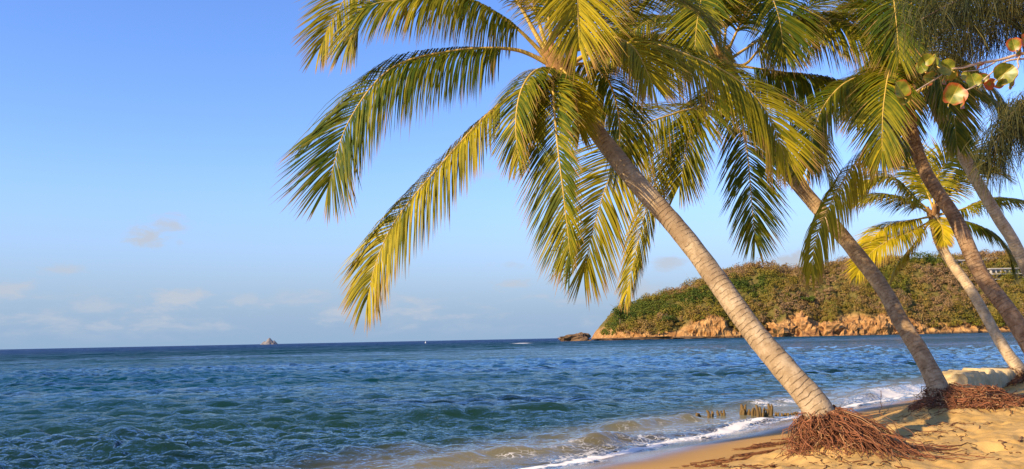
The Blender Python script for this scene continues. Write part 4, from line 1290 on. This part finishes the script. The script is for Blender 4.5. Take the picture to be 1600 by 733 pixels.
# ------------------------------------------------------------------ sea grape branch with big round leaves
gb = np.array([4.3, 4.9, 0.0])
gb[2] = float(sand_h(gb[0], gb[1]))
o = thing('sea_grape', 'sea grape branch with big round yellow green and red leaves at the upper right', 'shrub', gb)
tp = P(1700, 60, 4.8)
c, _ = spline([gb - [0, 0, .2], gb + [-.05, 0, 0.9], (gb + tp) / 2 + [.25, 0, .35], tp, P(1640, 74, 4.75), P(1596, 84, 4.7)], 40)
mesh('trunk', *tube(c, np.linspace(0.06, 0.009, 40), 10, ref=(0, 1, 0)), M_WOODB, o)
for pts, r in (([(1596, 84), (1560, 94), (1530, 99), (1505, 106), (1488, 107)], 0.008), ([(1600, 92), (1572, 96), (1548, 115), (1528, 132), (1510, 141)], 0.006),
               ([(1596, 84), (1590, 95), (1592, 104), (1586, 112)], 0.005), ([(1488, 107), (1466, 121), (1448, 132), (1432, 142)], 0.005), ([(1560, 94), (1535, 108), (1505, 112)], 0.004)):
    pp = [P(a, b, 4.7 - 0.02 * i) for i, (a, b) in enumerate(pts)]
    c, _ = spline(pp, 16)
    mesh('twig', *tube(c, np.linspace(r, r * 0.55, 16), 7, wob=1 + 0.12 * rc.standard_normal((16, 7))), M_TWIG, o)


def gleaf(px, py, size, red, yaw, tilt, spin, label=None):
    """A round cupped leaf; size in pixels of its diameter."""
    c = P(px, py, 4.66 + rc.uniform(-0.06, 0.05))
    R = 0.84 * size / F * 4.66 / 2
    nr, na = 7, 26
    rr = np.linspace(0, 1, nr)[:, None]
    th = np.linspace(0, 2 * np.pi, na, endpoint=False)[None]
    out = 1 + 0.06 * np.sin(th * 3 + px) + 0.03 * np.sin(th * 7 + py) - 0.22 * np.exp(-((np.mod(th + np.pi / 2 + np.pi, 2 * np.pi) - np.pi) / 0.3) ** 2)
    x, y = rr * np.cos(th) * out, rr * np.sin(th) * out
    z = 0.42 * np.abs(x) + 0.10 * (x ** 2 + y ** 2) + 0.10 * np.sin(th * 4 + px) * rr ** 2
    L = np.stack([x, y, z], -1).reshape(-1, 3) * R
    Mr = np.array(Matrix.Rotation(yaw, 3, 'Z') @ Matrix.Rotation(math.pi / 2 + tilt, 3, 'X') @ Matrix.Rotation(spin, 3, 'Z'))
    V = L @ Mr.T + c
    i, j = np.meshgrid(np.arange(nr - 1), np.arange(na), indexing='ij')
    a, b = i * na + j, i * na + (j + 1) % na
    Q = np.stack([a, b, b + na, a + na], -1).reshape(-1, 4)
    uv = np.stack([x, y], -1).reshape(-1, 2) * 0.5 + 0.5
    lf = mesh('leaf', V, Q, M_GRAPE, o, attrs={'red': np.full(len(V), red)}, uv=uv)
    s0 = c + Mr @ np.array([0, -R * 0.75, 0])
    mesh('leaf_stalk', *tube(spline([s0, c + Mr @ np.array([0, -R * 1.0, R * .08]), c + Mr @ np.array([R * .05, -R * 1.15, R * .2])], 6)[0], np.linspace(0.003, 0.0025, 6), 6), M_RIB, lf)
    if label:
        lf['label'] = label


for a in ((1406, 141, 36, 0.10, 0.25, 0.1, 0.6, 'round green leaf with a red rim at the end of the branch'), (1408, 152, 28, 0.0, 0.6, 0.3, 2.2),
          (1441, 105, 24, 0.0, -0.5, 0.2, 0.4), (1462, 97, 30, 0.0, 0.9, -0.3, -0.4), (1478, 105, 32, 0.0, -0.3, 0.3, 0.9), (1450, 121, 28, 0.15, 0.4, 0.5, 1.6),
          (1473, 124, 22, 0.3, 0.9, 0.2, 2.2, 'small red edged leaf on the thin twig'), (1490, 148, 44, 0.25, -0.25, 0.15, -0.5, 'large leaf turning red at its edges, lowest on the branch'),
          (1500, 158, 32, 0.2, 1.1, 0.1, 2.8), (1521, 126, 28, 0.0, -0.3, 0.2, 0.3), (1531, 133, 22, 0.05, 1.0, 0.4, 2.5), (1529, 101, 16, 0.6, 0.6, 0.9, 1.0),
          (1545, 130, 24, 0.75, 0.2, 0.6, 2.0, 'brown withered leaf'), (1569, 115, 42, 0.0, -0.35, 0.25, -0.9), (1577, 126, 34, 0.25, 0.9, 0.3, 0.7),
          (1584, 70, 28, 0.35, -0.4, 0.2, 0.2), (1602, 66, 34, 0.6, 0.3, 0.1, 0.8, 'red leaf cut by the right edge'), (1590, 80, 20, 0.4, 0.8, 0.5, 2.6),
          (1434, 98, 26, 0.0, 0.9, 0.5, 1.0), (1452, 92, 24, 0.05, -0.9, 0.4, 2.0), (1485, 116, 24, 0.1, 0.2, 0.8, 3.0), (1511, 118, 20, 0.0, -1.0, 0.3, 0.6), (1538, 121, 22, 0.3, -0.8, 0.5, 1.2), (1561, 128, 24, 0.35, 0.5, 0.7, 2.4), (1415, 150, 26, 0.05, -0.7, 0.4, 3.0)):
    gleaf(*a)

# ------------------------------------------------------------------ litter on the sand
rl = np.random.default_rng(55)


def stick(px0, py0, px1, py1, r, label, lift=0.0):
    a, b = onsand(px0, py0), onsand(px1, py1)
    q = np.linspace(0, 1, 10)[:, None]
    c = a + (b - a) * q
    c[:, :2] += rl.normal(0, 0.012, (10, 2))
    c[:, 2] = sand_h(c[:, 0], c[:, 1]) + r * 0.6 + lift * q[:, 0]
    ob = mesh('stick', *tube(c, np.linspace(r, r * 0.6, 10), 7, wob=1 + 0.15 * rl.standard_normal((10, 7))), M_STICK, org=a)
    tag(ob, label, 'stick', 'sticks lying on the sand')


stick(1375, 650, 1378, 626, 0.008, 'thin upright twig in the sand between the first two palms', 0.25)
stick(1400, 640, 1455, 648, 0.010, 'dark stick lying in front of the second palm roots')
stick(1528, 672, 1545, 658, 0.007, 'short forked looking twig on the sand right of the roots')
stick(1420, 672, 1480, 676, 0.009, 'long brown stick running right from the nearest root mass')
stick(1440, 660, 1520, 662, 0.008, 'long thin root stick lying between the two root masses')
stick(1345, 728, 1366, 722, 0.010, 'dark short stick at the bottom edge below the nearest roots')
stick(1430, 708, 1450, 712, 0.008, 'short dark stick on the trampled sand at the bottom right')
stick(1555, 700, 1575, 704, 0.009, 'brown stick half buried in the sand at the lower right')
stick(1500, 690, 1512, 682, 0.007, 'small twig standing out on the open sand at right')
stick(1592, 690, 1600, 680, 0.012, 'thick dark stick at the right edge of the sand')

parts = []
for (xa, ya, xb, yb, n, sp) in ((1150, 714, 1215, 702, 110, 0.07), (1160, 703, 1240, 690, 150, 0.06), (1230, 686, 1255, 690, 60, 0.07), (1105, 722, 1170, 716, 50, 0.06), (1185, 697, 1200, 694, 40, 0.04),
                                (1060, 731, 1110, 726, 16, 0.10), (1250, 700, 1330, 728, 60, 0.14), (1330, 730, 1600, 700, 45, 0.3), (1400, 690, 1520, 660, 70, 0.16), (1500, 640, 1600, 620, 30, 0.3), (1100, 731, 1240, 728, 60, 0.08), (1420, 655, 1600, 640, 50, 0.22)):
    a, b = onsand(xa, ya), onsand(xb, yb)
    for i in range(n):
        c0 = a + (b - a) * rl.random() + np.array([rl.normal() * sp, rl.normal() * sp, 0])
        an = rl.uniform(0, 2 * np.pi) if rl.random() < .4 else math.atan2(b[1] - a[1], b[0] - a[0]) + rl.normal() * 0.5
        ln = rl.uniform(0.04, 0.16)
        q = np.linspace(-0.5, 0.5, 5)[:, None]
        c = c0 + q * ln * np.array([math.cos(an), math.sin(an), 0]) + rl.normal(0, 0.008, (5, 3))
        c[:, 2] = sand_h(c[:, 0], c[:, 1]) + 0.006 + rl.uniform(0, 0.02)
        parts.append(tube(c, rl.uniform(0.002, 0.0055), 4, cap=False))
V, Q, _ = join(parts)
weed = mesh('dried_seaweed', V, Q, M_WEED)
tag(weed, 'line of dark red brown dried seaweed and root scraps on the sand', 'seaweed', kind='stuff')

for ob in bpy.data.objects:
    if '_o' in ob:
        del ob['_o']
